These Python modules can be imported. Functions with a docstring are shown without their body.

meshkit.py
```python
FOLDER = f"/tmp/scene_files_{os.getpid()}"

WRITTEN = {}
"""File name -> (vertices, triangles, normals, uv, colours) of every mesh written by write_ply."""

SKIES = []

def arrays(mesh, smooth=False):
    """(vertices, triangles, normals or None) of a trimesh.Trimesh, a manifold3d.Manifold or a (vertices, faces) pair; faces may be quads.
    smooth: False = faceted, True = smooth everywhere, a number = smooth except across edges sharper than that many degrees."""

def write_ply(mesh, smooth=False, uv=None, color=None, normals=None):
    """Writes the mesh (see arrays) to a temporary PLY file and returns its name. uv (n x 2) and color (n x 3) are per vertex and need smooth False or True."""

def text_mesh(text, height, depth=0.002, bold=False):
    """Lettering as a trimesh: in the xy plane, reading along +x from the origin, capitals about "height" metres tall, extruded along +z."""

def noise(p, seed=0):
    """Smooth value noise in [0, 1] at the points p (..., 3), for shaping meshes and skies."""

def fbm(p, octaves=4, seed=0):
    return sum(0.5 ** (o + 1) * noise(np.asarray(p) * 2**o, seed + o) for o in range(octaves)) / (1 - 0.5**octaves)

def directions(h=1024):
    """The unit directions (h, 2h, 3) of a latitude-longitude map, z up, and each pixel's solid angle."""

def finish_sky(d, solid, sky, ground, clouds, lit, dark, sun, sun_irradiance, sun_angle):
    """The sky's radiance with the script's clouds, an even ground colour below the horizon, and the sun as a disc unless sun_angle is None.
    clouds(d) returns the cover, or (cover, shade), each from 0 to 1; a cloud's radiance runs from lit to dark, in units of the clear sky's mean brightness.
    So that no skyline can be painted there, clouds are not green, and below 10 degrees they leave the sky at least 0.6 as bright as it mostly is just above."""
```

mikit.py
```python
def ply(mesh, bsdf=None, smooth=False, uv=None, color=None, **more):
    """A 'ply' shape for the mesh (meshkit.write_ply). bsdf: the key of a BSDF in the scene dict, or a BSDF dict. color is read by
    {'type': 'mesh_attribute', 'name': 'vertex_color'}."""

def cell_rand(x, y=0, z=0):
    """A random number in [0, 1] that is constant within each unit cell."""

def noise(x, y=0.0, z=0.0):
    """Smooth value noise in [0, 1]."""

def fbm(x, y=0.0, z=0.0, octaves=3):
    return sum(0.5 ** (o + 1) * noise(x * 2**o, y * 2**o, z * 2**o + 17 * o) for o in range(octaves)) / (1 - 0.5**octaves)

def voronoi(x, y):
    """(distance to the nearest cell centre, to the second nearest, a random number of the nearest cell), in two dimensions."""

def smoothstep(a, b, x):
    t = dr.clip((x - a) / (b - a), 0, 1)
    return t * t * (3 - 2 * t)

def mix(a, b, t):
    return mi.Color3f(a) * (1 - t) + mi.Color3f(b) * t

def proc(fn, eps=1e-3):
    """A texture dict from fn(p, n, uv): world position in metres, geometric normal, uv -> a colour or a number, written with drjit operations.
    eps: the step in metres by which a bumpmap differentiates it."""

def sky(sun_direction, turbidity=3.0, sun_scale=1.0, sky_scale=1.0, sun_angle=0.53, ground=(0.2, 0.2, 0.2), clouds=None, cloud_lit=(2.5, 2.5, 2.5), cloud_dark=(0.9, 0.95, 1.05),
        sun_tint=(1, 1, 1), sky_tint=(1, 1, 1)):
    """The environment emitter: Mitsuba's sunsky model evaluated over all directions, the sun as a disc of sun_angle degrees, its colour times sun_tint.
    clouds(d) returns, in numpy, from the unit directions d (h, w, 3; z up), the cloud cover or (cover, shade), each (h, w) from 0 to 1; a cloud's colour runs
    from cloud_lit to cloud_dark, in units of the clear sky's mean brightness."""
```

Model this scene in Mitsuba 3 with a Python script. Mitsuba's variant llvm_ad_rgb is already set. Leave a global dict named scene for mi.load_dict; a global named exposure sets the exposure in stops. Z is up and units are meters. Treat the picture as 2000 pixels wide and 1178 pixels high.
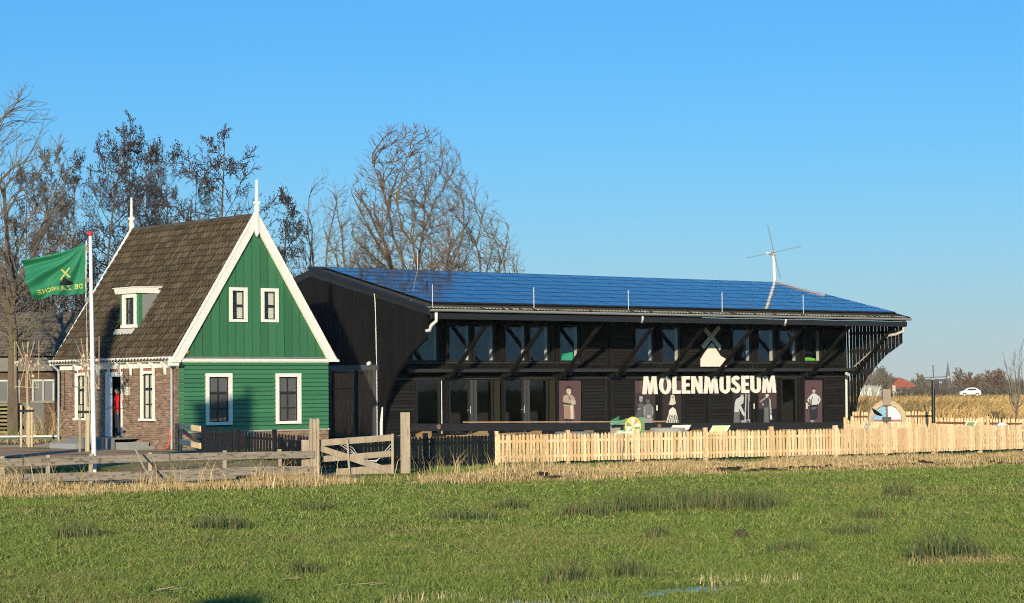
import math, random
import numpy as np, trimesh, drjit as dr, mitsuba as mi, mikit, meshkit
from shapely.geometry import Polygon, LineString, Point, box as sbox
from shapely import affinity
from shapely.ops import unary_union
import manifold3d as m3

T = mi.ScalarTransform4f
# ------------------------------------------------------------------ camera, sky, exposure
PITCH, ROLL = math.radians(2.347), math.radians(0.533)
fw = np.array([0, math.cos(PITCH), math.sin(PITCH)])
up0 = np.array([0, -math.sin(PITCH), math.cos(PITCH)])
upv = np.array([1.0, 0, 0]) * math.sin(ROLL) + up0 * math.cos(ROLL)
EYE = np.array([0, 0, 2.0])
scene, labels = {}, {}
scene['camera'] = {'type': 'perspective', 'fov': 26.79, 'fov_axis': 'x', 'near_clip': 0.5, 'far_clip': 9000.0,
                   'to_world': T().look_at(origin=EYE.tolist(), target=(EYE + fw).tolist(), up=upv.tolist())}
SUN_EL, SUN_AZ = math.radians(11.2), math.radians(6.36)
SUN = np.array([-math.sin(SUN_AZ) * math.cos(SUN_EL), -math.cos(SUN_AZ) * math.cos(SUN_EL), math.sin(SUN_EL)])


def haze_band(d):
    """thin horizon haze, the same all round."""
    e = np.degrees(np.arcsin(np.clip(d[..., 2], 0, 1)))
    return np.exp(-(e / 3.7) ** 1.25)


scene['sky'] = mikit.sky(SUN, turbidity=2.5, sky_tint=(0.245, 0.86, 1.70), sun_tint=(0.99, 1.35, 2.48), ground=(0.12, 0.13, 0.07), clouds=haze_band, cloud_lit=(2.10, 2.50, 2.48))
exposure = 2.3

# ------------------------------------------------------------------ helpers
used = {}


def numbered(name):
    n = used.get(name, -1) + 1
    used[name] = n
    return name if n == 0 else f'{name}_{n:03d}'


def tag(key, label=None, cat=None, group=None, kind=None):
    d = labels.setdefault(key, {})
    for k, v in (('label', label), ('category', cat), ('group', group), ('kind', kind)):
        if v: d[k] = v
    return key


def thing(name, label, cat, group=None):
    return tag(numbered(name), label, cat, group)


def put(name, shape, parent=None, label=None, cat=None, group=None, kind=None):
    """shape: a mikit.ply dict -> ONE entry of the scene."""
    key = numbered(name if parent is None else parent + '__' + name)
    scene[key] = shape
    if label or cat or group or kind: tag(key, label, cat, group, kind)
    return key


def obj(name, mesh, mat, parent=None, smooth=False, label=None, cat=None, group=None, kind=None):
    if hasattr(mesh, 'ply'): shape = mesh.ply(mat, smooth)
    else: shape = mikit.ply(mesh, mat, smooth=smooth)
    return put(name, shape, parent, label, cat, group, kind)


BOXF = np.array([[0, 2, 1], [0, 3, 2], [4, 5, 6], [4, 6, 7], [0, 1, 5], [0, 5, 4], [1, 2, 6], [1, 6, 5], [2, 3, 7], [2, 7, 6], [3, 0, 4], [3, 4, 7]])


class MB:
    """Collects pieces into one mesh, with a colour per piece."""
    def __init__(self, frame=None): self.v, self.f, self.c, self.n, self.fr = [], [], [], 0, frame or WORLD

    def add(self, v, f, col=(1, 1, 1), world=False):
        v = np.asarray(v, float)
        if not world: v = self.fr.p(v)
        self.v.append(v); self.f.append(np.asarray(f, int) + self.n); self.n += len(v)
        c = np.asarray(col, float)
        self.c.append(np.broadcast_to(c, (len(v), 3)) if c.ndim == 1 else c)
        return self

    def mesh(self, m, col=(1, 1, 1), world=False): return self.add(m.vertices, m.faces, col, world)

    def box(self, x0, x1, y0, y1, z0, z1, col=(1, 1, 1)):
        x0, x1 = min(x0, x1), max(x0, x1); y0, y1 = min(y0, y1), max(y0, y1); z0, z1 = min(z0, z1), max(z0, z1)
        return self.add([[x0, y0, z0], [x1, y0, z0], [x1, y1, z0], [x0, y1, z0], [x0, y0, z1], [x1, y0, z1], [x1, y1, z1], [x0, y1, z1]], BOXF, col)

    def bar(self, a, b, w, h, col=(1, 1, 1), up=(0, 0, 1)):
        """a beam from a to b, w wide across, h tall along 'up'."""
        a, b = np.asarray(a, float), np.asarray(b, float)
        t = b - a; t /= np.linalg.norm(t)
        s = np.cross(t, up)
        if np.linalg.norm(s) < 1e-6: s = np.cross(t, [1, 0, 0])
        s /= np.linalg.norm(s); u = np.cross(s, t)
        q = [a - s * w / 2 - u * h / 2, a + s * w / 2 - u * h / 2, a + s * w / 2 + u * h / 2, a - s * w / 2 + u * h / 2]
        q += [x + (b - a) for x in q]
        f = np.array([[0, 1, 2], [0, 2, 3], [4, 6, 5], [4, 7, 6], [0, 5, 1], [0, 4, 5], [1, 6, 2], [1, 5, 6], [2, 7, 3], [2, 6, 7], [3, 4, 0], [3, 7, 4]])
        return self.add(q, f[:, ::-1], col)

    def tube(self, pts, r, n=8, col=(1, 1, 1), caps=True):
        p = np.asarray(pts, float); r = np.broadcast_to(np.asarray(r, float), (len(p),))
        t = np.gradient(p, axis=0); t /= np.linalg.norm(t, axis=1, keepdims=True)
        ref = min(np.array([[0, 0, 1.0], [1, 0, 0], [0, 1, 0], [.6, .6, .53], [.6, -.6, .53], [-.6, .6, .53]]), key=lambda r_: abs(t @ r_).max())
        a = np.cross(t, ref); a /= np.linalg.norm(a, axis=1, keepdims=True); b = np.cross(t, a)
        th = np.arange(n) * 2 * np.pi / n
        v = (p[:, None] + r[:, None, None] * (np.cos(th)[None, :, None] * a[:, None] + np.sin(th)[None, :, None] * b[:, None])).reshape(-1, 3)
        i, j = np.meshgrid(np.arange(len(p) - 1), np.arange(n), indexing='ij'); k = (j + 1) % n
        q = np.stack([i * n + j, (i + 1) * n + j, (i + 1) * n + k, i * n + k], -1).reshape(-1, 4)
        f = np.vstack([q[:, [0, 1, 2]], q[:, [0, 2, 3]]])
        if caps:
            v = np.vstack([v, p[:1], p[-1:]]); m = len(p) * n
            j = np.arange(n); k = (j + 1) % n
            f = np.vstack([f, np.stack([j, k, j * 0 + m], 1), np.stack([m - n + k, m - n + j, j * 0 + m + 1], 1)])
        return self.add(v, f, col)

    def lathe(self, c, prof, n=12, col=(1, 1, 1)):
        c = np.asarray(c, float)
        return self.tube([c + [0, 0, z] for r, z in prof], [max(r, 1e-4) for r, z in prof], n, col)

    def prism(self, poly, y0, y1, col=(1, 1, 1)):
        """shapely polygon in the frame's (x, z), extruded along y."""
        for g in getattr(poly, 'geoms', [poly]):
            if g.is_empty or g.area < 1e-6 or g.geom_type != 'Polygon': continue
            m = trimesh.creation.extrude_polygon(g, abs(y1 - y0), engine='earcut')
            v = np.array(m.vertices)
            self.add(np.stack([v[:, 0], max(y0, y1) - v[:, 2], v[:, 1]], 1), m.faces, col)
        return self

    def prismx(self, poly, x0, x1, col=(1, 1, 1)):
        """shapely polygon in the frame's (y, z), extruded along x."""
        for g in getattr(poly, 'geoms', [poly]):
            if g.is_empty or g.area < 1e-6 or g.geom_type != 'Polygon': continue
            m = trimesh.creation.extrude_polygon(g, abs(x1 - x0), engine='earcut')
            v = np.array(m.vertices)
            self.add(np.stack([min(x0, x1) + v[:, 2], v[:, 0], v[:, 1]], 1), m.faces, col)
        return self

    def arrays(self): return np.vstack(self.v), np.vstack(self.f), np.vstack(self.c)

    def ply(self, mat, smooth=False):
        v, f, c = self.arrays()
        if smooth is not False and smooth is not True:
            v2, f2, _ = meshkit.arrays((v, f), smooth)
            from scipy.spatial import cKDTree
            return mikit.ply((v2, f2), mat, smooth=True, color=c[cKDTree(v).query(v2)[1]])
        return mikit.ply((v, f), mat, smooth=smooth, color=c)


class Frame:
    def __init__(self, o, ang):
        self.o = np.array(o, float); c, s = math.cos(ang), math.sin(ang)
        self.R = np.array([[c, -s, 0], [s, c, 0], [0, 0, 1.0]])

    def p(self, v): return np.asarray(v, float) @ self.R.T + self.o


WORLD = Frame((0, 0, 0), 0)
HOU = Frame((-11.54, 74.3, 0), math.radians(40.65))        # house: x along the green front, y back, corner at 0
MUS = Frame((-3.185, 84.12, 0), math.radians(38.494))      # museum: x along the facade, y back from the gutter
rng = np.random.default_rng(7)


def vary(c, amt, r=None):
    r = r or rng
    return np.clip(np.array(c) * (1 + r.normal(0, amt)) * (1 + r.normal(0, amt * 0.25, 3)), 0.003, 0.95)


# ------------------------------------------------------------------ materials
def rough(col, r=0.8, spec=0.3, **k):
    return {'type': 'twosided', 'inner': {'type': 'principled', 'base_color': {'type': 'rgb', 'value': list(col)} if not isinstance(col, dict) else col, 'roughness': r, 'specular': spec, **k}}


VC = {'type': 'mesh_attribute', 'name': 'vertex_color'}
scene['matte'] = rough(VC, 0.9, 0.2)                 # painted / natural pieces, colour per piece
scene['satin'] = rough(VC, 0.45, 0.5)
scene['gloss'] = rough(VC, 0.2, 0.5, clearcoat=0.3)
scene['metal'] = rough((0.42, 0.43, 0.44), 0.45, 0.5, metallic=0.6)
scene['dark_glass'] = rough((0.006, 0.006, 0.007), 0.03, 0.5)
scene['window_glass'] = {'type': 'thindielectric', 'int_ior': 1.5}
scene['coated_glass'] = {'type': 'thindielectric', 'int_ior': 1.62, 'specular_reflectance': {'type': 'rgb', 'value': [0.30, 0.52, 0.72]}}
scene['door_glass'] = {'type': 'thindielectric', 'int_ior': 1.33}
scene['solar_cell'] = rough((0.008, 0.016, 0.036), 0.04, 0.34)
scene['water'] = rough((0.03, 0.04, 0.04), 0.06, 0.5)


def f_wood_grain(p, n, uv):
    g = mikit.fbm(p.x * 9 + p.y * 9, (p.x - p.y) * 9, p.z * 1.2, 3)
    g2 = mikit.noise(p.x * 45 + p.y * 31, p.y * 45 - p.x * 20, p.z * 3)
    c = mikit.mix((0.30, 0.235, 0.165), (0.46, 0.375, 0.275), g)
    return mikit.mix(c, (0.20, 0.16, 0.12), mikit.smoothstep(0.62, 0.85, g2) * 0.6)


scene['weathered_wood'] = rough(mikit.proc(f_wood_grain), 0.9, 0.2)


def f_rail_grain(p, n, uv):
    g = mikit.fbm(p.x * 1.6 + p.y * 1.4, p.z * 38, 0.0, 3)
    k = mikit.noise(p.x * 7 + p.y * 6, p.z * 30, 3.0)
    c = mikit.mix((0.19, 0.155, 0.125), (0.36, 0.305, 0.245), g)
    return mikit.mix(c, (0.10, 0.08, 0.065), mikit.smoothstep(0.66, 0.85, k) * 0.7)


scene['rail_wood'] = rough(mikit.proc(f_rail_grain), 0.9, 0.2)


def f_fresh_wood(p, n, uv):
    s = p.x * 0.87 + p.y * 0.5
    cell = mikit.cell_rand(dr.floor(s / 0.1))
    g = mikit.fbm(s * 60, p.z * 2.0, cell * 50, 2)
    k = mikit.noise(s * 30 + 7, p.z * 9, cell * 90)
    c = mikit.mix((0.57, 0.36, 0.175), (0.88, 0.67, 0.42), cell * 0.75 + g * 0.25)
    return mikit.mix(c, (0.36, 0.17, 0.07), mikit.smoothstep(0.80, 0.93, k) * 0.7)


scene['fresh_wood'] = rough(mikit.proc(f_fresh_wood), 0.8, 0.25)


def f_ground(p, n, uv):
    a = mikit.fbm(p.x * 0.35, p.y * 0.35, 0.0, 3)
    b = mikit.fbm(p.x * 3.0, p.y * 3.0, 4.0, 2)
    green = mikit.mix((0.058, 0.076, 0.016), (0.110, 0.135, 0.030), a * 0.6 + b * 0.4)
    green = mikit.mix(green, (0.16, 0.13, 0.05), mikit.smoothstep(0.60, 0.80, mikit.fbm(p.x * 0.6 + 9, p.y * 0.9, 2.0, 3)) * 0.6)
    soil = mikit.mix((0.045, 0.030, 0.020), (0.085, 0.060, 0.040), b)
    straw = mikit.mix((0.26, 0.18, 0.085), (0.40, 0.29, 0.14), b)
    # the cut reed strip along the ditch edge (line through (-10.5,41.5) and (0,46.9), (13,54.5))
    edge = dr.select(p.x < 0, 46.9 + p.x * 0.50, 46.9 + p.x * 0.575)
    dd = p.y - edge + (mikit.noise(p.x * 0.9, 5.0, 0.0) - 0.5) * 0.9
    wide = dr.select(p.x < -2, 4.2, 4.4) * (1 - mikit.smoothstep(-3.6, -3.2, p.x) * (1 - mikit.smoothstep(-2.2, -1.8, p.x)) * 0.85)
    m_st = mikit.smoothstep(-0.15, 0.15, dd) * (1 - mikit.smoothstep(wide - 0.7, wide + 0.3, dd))
    c = mikit.mix(green, straw, m_st)
    m_so = mikit.smoothstep(-0.35, -0.1, dd) * (1 - mikit.smoothstep(0.05, 0.35, dd)) * mikit.smoothstep(0.45, 0.6, mikit.noise(p.x * 0.8, 1.0, 9.0)) * mikit.smoothstep(-1.0, 0.5, p.x)
    c = mikit.mix(c, soil, m_so)
    # brown bare patch before the new fence
    q = dr.sqrt(dr.square((p.x - 2.3) / 3.2) + dr.square((p.y - 53.3) / 0.9)) + (b - 0.5) * 0.5
    c = mikit.mix(c, (0.22, 0.095, 0.035), (1 - mikit.smoothstep(0.8, 1.1, q)) * 0.9)
    yardm = mikit.smoothstep(0.0, 1.2, p.y - (46.9 + p.x * 0.5) - 4.6) * (1 - mikit.smoothstep(-0.6, 0.4, p.x + 3.5 + (p.y - 51) * 0.31)) * mikit.smoothstep(0.25, 0.5, a)
    c = mikit.mix(c, mikit.mix((0.12, 0.085, 0.055), (0.20, 0.15, 0.095), b), yardm * 0.9)
    far = mikit.smoothstep(82, 90, p.y - p.x * 0.2)
    c = mikit.mix(c, mikit.mix((0.17, 0.12, 0.05), (0.25, 0.17, 0.07), b), far * mikit.smoothstep(12, 14, p.x))
    far2 = mikit.smoothstep(280, 320, p.y)
    return mikit.mix(c, mikit.mix((0.07, 0.10, 0.03), (0.12, 0.13, 0.05), a), far2)


scene['ground_mix'] = rough(mikit.proc(f_ground), 1.0, 0.1)


def f_pave(p, n, uv):
    s, t = (p.x * 0.78 + p.y * 0.62) * 5, (p.y * 0.78 - p.x * 0.62) * 10
    row = dr.floor(t)
    r = mikit.cell_rand(dr.floor(s + 0.5 * row), row)
    g = mikit.fbm(p.x * 0.8, p.y * 0.8, 0.0, 3)
    c = mikit.mix((0.14, 0.098, 0.066), (0.25, 0.18, 0.125), r * 0.5 + g * 0.5)
    return mikit.mix(c, (0.07, 0.075, 0.03), mikit.smoothstep(0.55, 0.75, mikit.fbm(p.x * 0.5 + 3, p.y * 0.5, 1.0, 3)) * 0.8)


scene['paving'] = rough(mikit.proc(f_pave), 0.95, 0.2)


def f_bark(p, n, uv):
    g = mikit.fbm(p.x * 4, p.y * 4, p.z * 1.5, 3)
    c = mikit.mix((0.085, 0.062, 0.045), (0.20, 0.155, 0.115), g)
    return mikit.mix(c, (0.13, 0.14, 0.06), mikit.smoothstep(0.55, 0.8, mikit.noise(p.x * 1.2, p.y * 1.2, p.z * 0.5)) * 0.45)


scene['bark'] = rough(mikit.proc(f_bark), 0.95, 0.1)
scene['twig_purple'] = rough((0.062, 0.045, 0.037), 0.95, 0.1)
scene['twig_grey'] = rough((0.17, 0.145, 0.115), 0.95, 0.1)
scene['twig_red'] = rough((0.150, 0.103, 0.072), 0.95, 0.1)
scene['cone_brown'] = rough((0.048, 0.033, 0.026), 0.95, 0.1)

WHITE = (0.82, 0.79, 0.71)
GREEN = (0.052, 0.190, 0.082)
BLACK = (0.0082, 0.0077, 0.0076)
GREY = (0.36, 0.38, 0.40)
BRICKS = [(0.23, 0.135, 0.092), (0.255, 0.155, 0.105), (0.19, 0.105, 0.07), (0.28, 0.195, 0.135), (0.22, 0.14, 0.095)]
MORTAR = (0.36, 0.31, 0.25)
# ------------------------------------------------------------------ the ground: one sheet out to the horizon
def edge_line(x): return np.where(x < 0, 46.9 + x * 0.50, 46.9 + x * 0.575)


def ditch(x, y):
    c = 56.8 + 0.55 * (x + 11)
    d = np.abs(y - c)
    ends = np.clip((x + 17) / 1.5, 0, 1) * np.clip((-9.2 - x) / 1.2, 0, 1)
    return -0.55 * np.clip((1.75 - d) / 0.6, 0, 1) * ends


def gz(x, y):
    x, y = np.asarray(x, float), np.asarray(y, float)
    P = np.stack([x, y, x * 0], -1)
    near = np.clip((70 - y) / 10, 0, 1) * np.clip((60 - np.abs(x)) / 10, 0, 1)
    z = near * (0.10 * (meshkit.fbm(P * 0.25, 3, 5) - 0.5) + 0.05 * (meshkit.fbm(P * 1.1, 2, 9) - 0.5)) * np.clip((np.abs(y - 20) + y) / 30, 0, 1)
    dd = y - edge_line(x)
    z += near * 0.10 * np.clip(dd / 0.25, 0, 1) * np.clip((6 - dd) / 2, 0, 1) * np.clip((x + 1.5) / 1.5, 0, 1)
    for px, py, rx, ry in PUDDLES: z -= 0.06 * np.clip(1.6 - np.hypot((x - px) / rx, (y - py) / ry), 0, 1)
    return z + ditch(x, y)


PUDDLES = [(0.97, 20.98, 0.42, 0.28), (1.75, 21.55, 0.35, 0.25), (2.25, 21.85, 0.42, 0.22), (0.25, 20.2, 0.55, 0.25)]


def axis(a, b, step, far):
    core = np.arange(a, b + step / 2, step); out = []
    s, v = step, b
    while v < far: s *= 1.35; v += s; out.append(v)
    s, v = step, a; low = []
    while v > -far: s *= 1.35; v -= s; low.append(v)
    return np.array(low[::-1] + list(core) + out)


gx, gy = axis(-20, 20, 0.25, 2600), axis(16, 66, 0.25, 2600)
X, Y = np.meshgrid(gx, gy, indexing='ij')
GV = np.stack([X, Y, gz(X, Y)], -1).reshape(-1, 3); ny = len(gy)
i, j = np.meshgrid(np.arange(len(gx) - 1), np.arange(ny - 1), indexing='ij'); q = (i * ny + j).ravel()
GF = np.vstack([np.stack([q, q + ny, q + ny + 1], 1), np.stack([q, q + ny + 1, q + 1], 1)])
put('ground', mikit.ply((GV, GF), 'ground_mix', smooth=True), label='green winter pasture with a straw coloured reed edge before the fences', kind='structure')
put('pond_water', MB().add([[-17, 52.0, -0.30], [-9, 56.0, -0.30], [-9, 60.0, -0.30], [-17, 56.5, -0.30]], [[0, 1, 2], [0, 2, 3]], (0, 0, 0)).ply('water'), label='dark ditch water behind the timber rail fence', kind='structure')
for px, py, rx, ry in PUDDLES:
    th = np.linspace(0, 2 * np.pi, 25)[:-1]
    put('puddle', mikit.ply(trimesh.creation.extrude_polygon(Polygon([(px + rx * 1.3 * math.cos(t), py + ry * 1.3 * math.sin(t)) for t in th]), 0.001, engine='earcut').apply_translation([0, 0, float(gz(px, py)) + 0.036]), 'water'), label='shallow puddle in the grass', kind='structure')
# brick paved yard before the house
yard = Polygon([(-40, 69), (-14.0, 67.6), (-11.2, 69.5), (-10.4, 73.0), (-11.54, 74.3), (-17.0, 80.6), (-17.5, 86), (-40, 92)])
put('yard', mikit.ply(trimesh.creation.extrude_polygon(yard, 0.03, engine='earcut'), 'paving'), label='brown brick paved yard before the house door', kind='structure')
# ------------------------------------------------------------------ the green gabled house
HW, HD, HE = 6.34, 8.25, 3.10
RL, RR, RA, RZ = -0.30, 6.62, 3.15, 8.28       # roof feet and apex in x; feet stand at z 3.13
SLL, SLR = (RZ - 3.13) / (RA - RL), (RZ - 3.13) / (RR - RA)
house = thing('gabled_house', 'green boarded house with brick side, steep tiled roof and white gable trim', 'house')


def window(parent, frame, x0, x1, z0, z1, y, rows, mull, blind, side=False, sill=0.0, proud=0.035, fw=0.13):
    """A white casing with a dark sash and panes in a wall that faces -y of the frame; rows: heights of the cross bars (0..1)."""
    w = put('window', MB(frame).box(x0, x0 + fw, y - proud, y + 0.05, z0, z1, WHITE).box(x1 - fw, x1, y - proud, y + 0.05, z0, z1, WHITE)
            .box(x0 + fw, x1 - fw, y - proud, y + 0.05, z1 - fw, z1, WHITE).box(x0 - sill, x1 + sill, y - proud - sill * 1.2, y + 0.05, z0 - 0.002, z0 + fw * 0.8, WHITE).ply('satin'), parent)
    a0, a1, b0, b1 = x0 + fw, x1 - fw, z0 + fw * 0.8, z1 - fw
    s = MB(frame); dk = (0.022, 0.021, 0.022); t = 0.035; yy = y + 0.045
    for q in (a0, a1 - t): s.box(q, q + t, yy, yy + 0.05, b0, b1, dk)
    for q in (b0, b1 - t): s.box(a0 + t, a1 - t, yy, yy + 0.05, q, q + t, dk)
    xm = (a0 + a1) / 2
    if mull: s.box(xm - 0.015, xm + 0.015, yy + 0.004, yy + 0.045, b0 + t, b1 - t, dk)
    for k, r in enumerate(rows):
        zz = b0 + (b1 - b0) * r; hh = 0.04 if k == 0 else 0.014
        s.box(a0 + t, a1 - t, yy - 0.012 * (k == 0) + 0.001, yy + 0.047, zz - hh, zz + hh, dk)
    put('sash', s.ply('satin'), w)
    put('pane', MB(frame).add([[a0, yy + 0.03, b0], [a1, yy + 0.03, b0], [a1, yy + 0.03, b1], [a0, yy + 0.03, b1]], [[0, 1, 2], [0, 2, 3]]).ply('window_glass'), w)
    if blind == 'blind':
        put('blind', MB(frame).box(a0, a1, yy + 0.07, yy + 0.08, b0, b1, (0.10, 0.095, 0.10)).ply('matte'), w)
    else:
        put('curtain', MB(frame).box(a0 + (a1 - a0) * blind[0], a0 + (a1 - a0) * blind[1], yy + 0.09, yy + 0.10, b0, b1, (0.62, 0.60, 0.50)).ply('matte'), w)
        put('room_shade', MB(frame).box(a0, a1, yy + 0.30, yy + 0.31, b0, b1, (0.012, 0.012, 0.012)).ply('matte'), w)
    return w


win_f = [(1.08, 2.17, 0.86, 2.67), (4.02, 5.11, 0.85, 2.66)]
win_g = [(2.07, 2.82, 4.48, 5.70), (3.41, 4.15, 4.49, 5.70)]
front = Polygon([(0, 0.02), (HW, 0.02), (HW, 3.1), (RA + 0.02, RZ - 0.12), (0, 3.1)])
holes = unary_union([sbox(x0 + .05, z0 + .05, x1 - .05, z1 - .05) for x0, x1, z0, z1 in win_f + win_g])
put('back_gable', MB(HOU).prism(front, HD - 0.15, HD, (0.03, 0.10, 0.05)).box(HW - .2, HW - .001, .2, HD - .15, 0, 3.1, (.03, .1, .05)).ply('matte'), house)
fwall = put('front_wall', MB(HOU).prism(front.difference(holes), 0.03, 0.2, (0.03, 0.10, 0.05)).ply('matte'), house)
# lapped boards of the ground storey
zz, k = 0.66, 0
wb = [sbox(x0 - .0, z0, x1, z1) for x0, x1, z0, z1 in win_f]
while zz < 3.06:
    z1 = min(zz + 0.153, 3.08); cuts = [0.0]
    for x0, x1, w0, w1 in win_f:
        if zz + 0.05 < w1 and z1 - 0.05 > w0: cuts += [x0, x1]
    cuts.append(HW)
    for i in range(0, len(cuts), 2):
        xa, xb = cuts[i], cuts[i + 1]
        lap = Polygon([(-0.036, zz + .004), (-0.012, zz - .012), (0.03, zz - .012), (0.03, z1 - 0.024), (-0.012, z1 - 0.024)])
        put('plank', MB(HOU).prismx(lap, xa, xb, vary(GREEN, 0.08)).ply('satin'), fwall)
    zz += 0.153
# upright boards of the gable
tri = Polygon([(0.05, 3.24), (HW - 0.05, 3.24), (RA, RZ - 0.25)])
gh = unary_union([sbox(x0, z0, x1, z1) for x0, x1, z0, z1 in win_g])
for i in range(19):
    x0 = i * 0.343 - 0.05
    b = sbox(x0 + 0.009, 3.2, x0 + 0.330, 9).intersection(tri).difference(gh)
    if not b.is_empty: put('gable_board', MB(HOU).prism(b, -0.014 - 0.016 * (i % 2), 0.03, vary(np.array(GREEN) * 0.85, 0.08)).ply('satin'), fwall)
put('cornice', MB(HOU).box(-0.02, HW + 0.03, -0.10, 0.03, 3.085, 3.175, WHITE).box(0, HW, -0.06, 0.03, 3.05, 3.085, WHITE).ply('satin'), house)
put('lead_flashing', MB(HOU).prismx(Polygon([(-0.105, 3.178), (0.03, 3.178), (0.03, 3.25), (-0.02, 3.25)]), 0.0, HW, (0.22, 0.21, 0.19)).ply('satin'), house)
for x0, x1, z0, z1 in win_f: window(house, HOU, x0, x1, z0, z1, -0.03, (0.645, 0.30), True, 'blind', sill=0.0)
for x0, x1, z0, z1 in win_g: window(house, HOU, x0, x1, z0, z1, -0.03, (0.48,), False, (0.55, 1.0), fw=0.12)
# brick plinth under the boards
def bricks(fr, L, z0, z1, holes, name, parent, sx, off=0.0):
    """stretcher courses on a wall along y (side) or x (front) of the frame, face at 0."""
    m = MB(fr); row = 0; z = z0
    while z + 0.055 < z1:
        s = -0.11 * (row % 2)
        while s < L:
            a, b = max(s, 0.0), min(s + 0.205, L)
            seg = [(a, b)]
            for h0, h1, hz0, hz1 in holes:
                if z + 0.027 > hz0 and z + 0.027 < hz1:
                    seg = [q for u, v in seg for q in ((u, min(v, h0)), (max(u, h1), v)) if q[1] - q[0] > 0.02]
            for u, v in seg:
                if v - u > 0.02:
                    c = vary(BRICKS[rng.integers(5)], 0.16) ; d = rng.uniform(0.006, 0.013)
                    if sx: m.box(u, v, -d, 0.05, z, z + 0.053, c)
                    else: m.box(-d, 0.05, u, v, z, z + 0.053, c)
            s += 0.215
        z += 0.0645; row += 1
    return put(name, m.ply('matte'), parent, kind='stuff')


put('plinth', MB(HOU).box(0.0, HW - 0.0, 0.0, 0.2, 0.0, 0.63, MORTAR).ply('matte'), house)
bricks(HOU, HW, 0.02, 0.60, [], 'plinth_brick', house, True)
put('plinth_coping', MB(HOU).box(0.0, HW + 0.02, -0.06, 0.04, 0.60, 0.655, (0.40, 0.38, 0.33)).ply('matte'), house)
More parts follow.
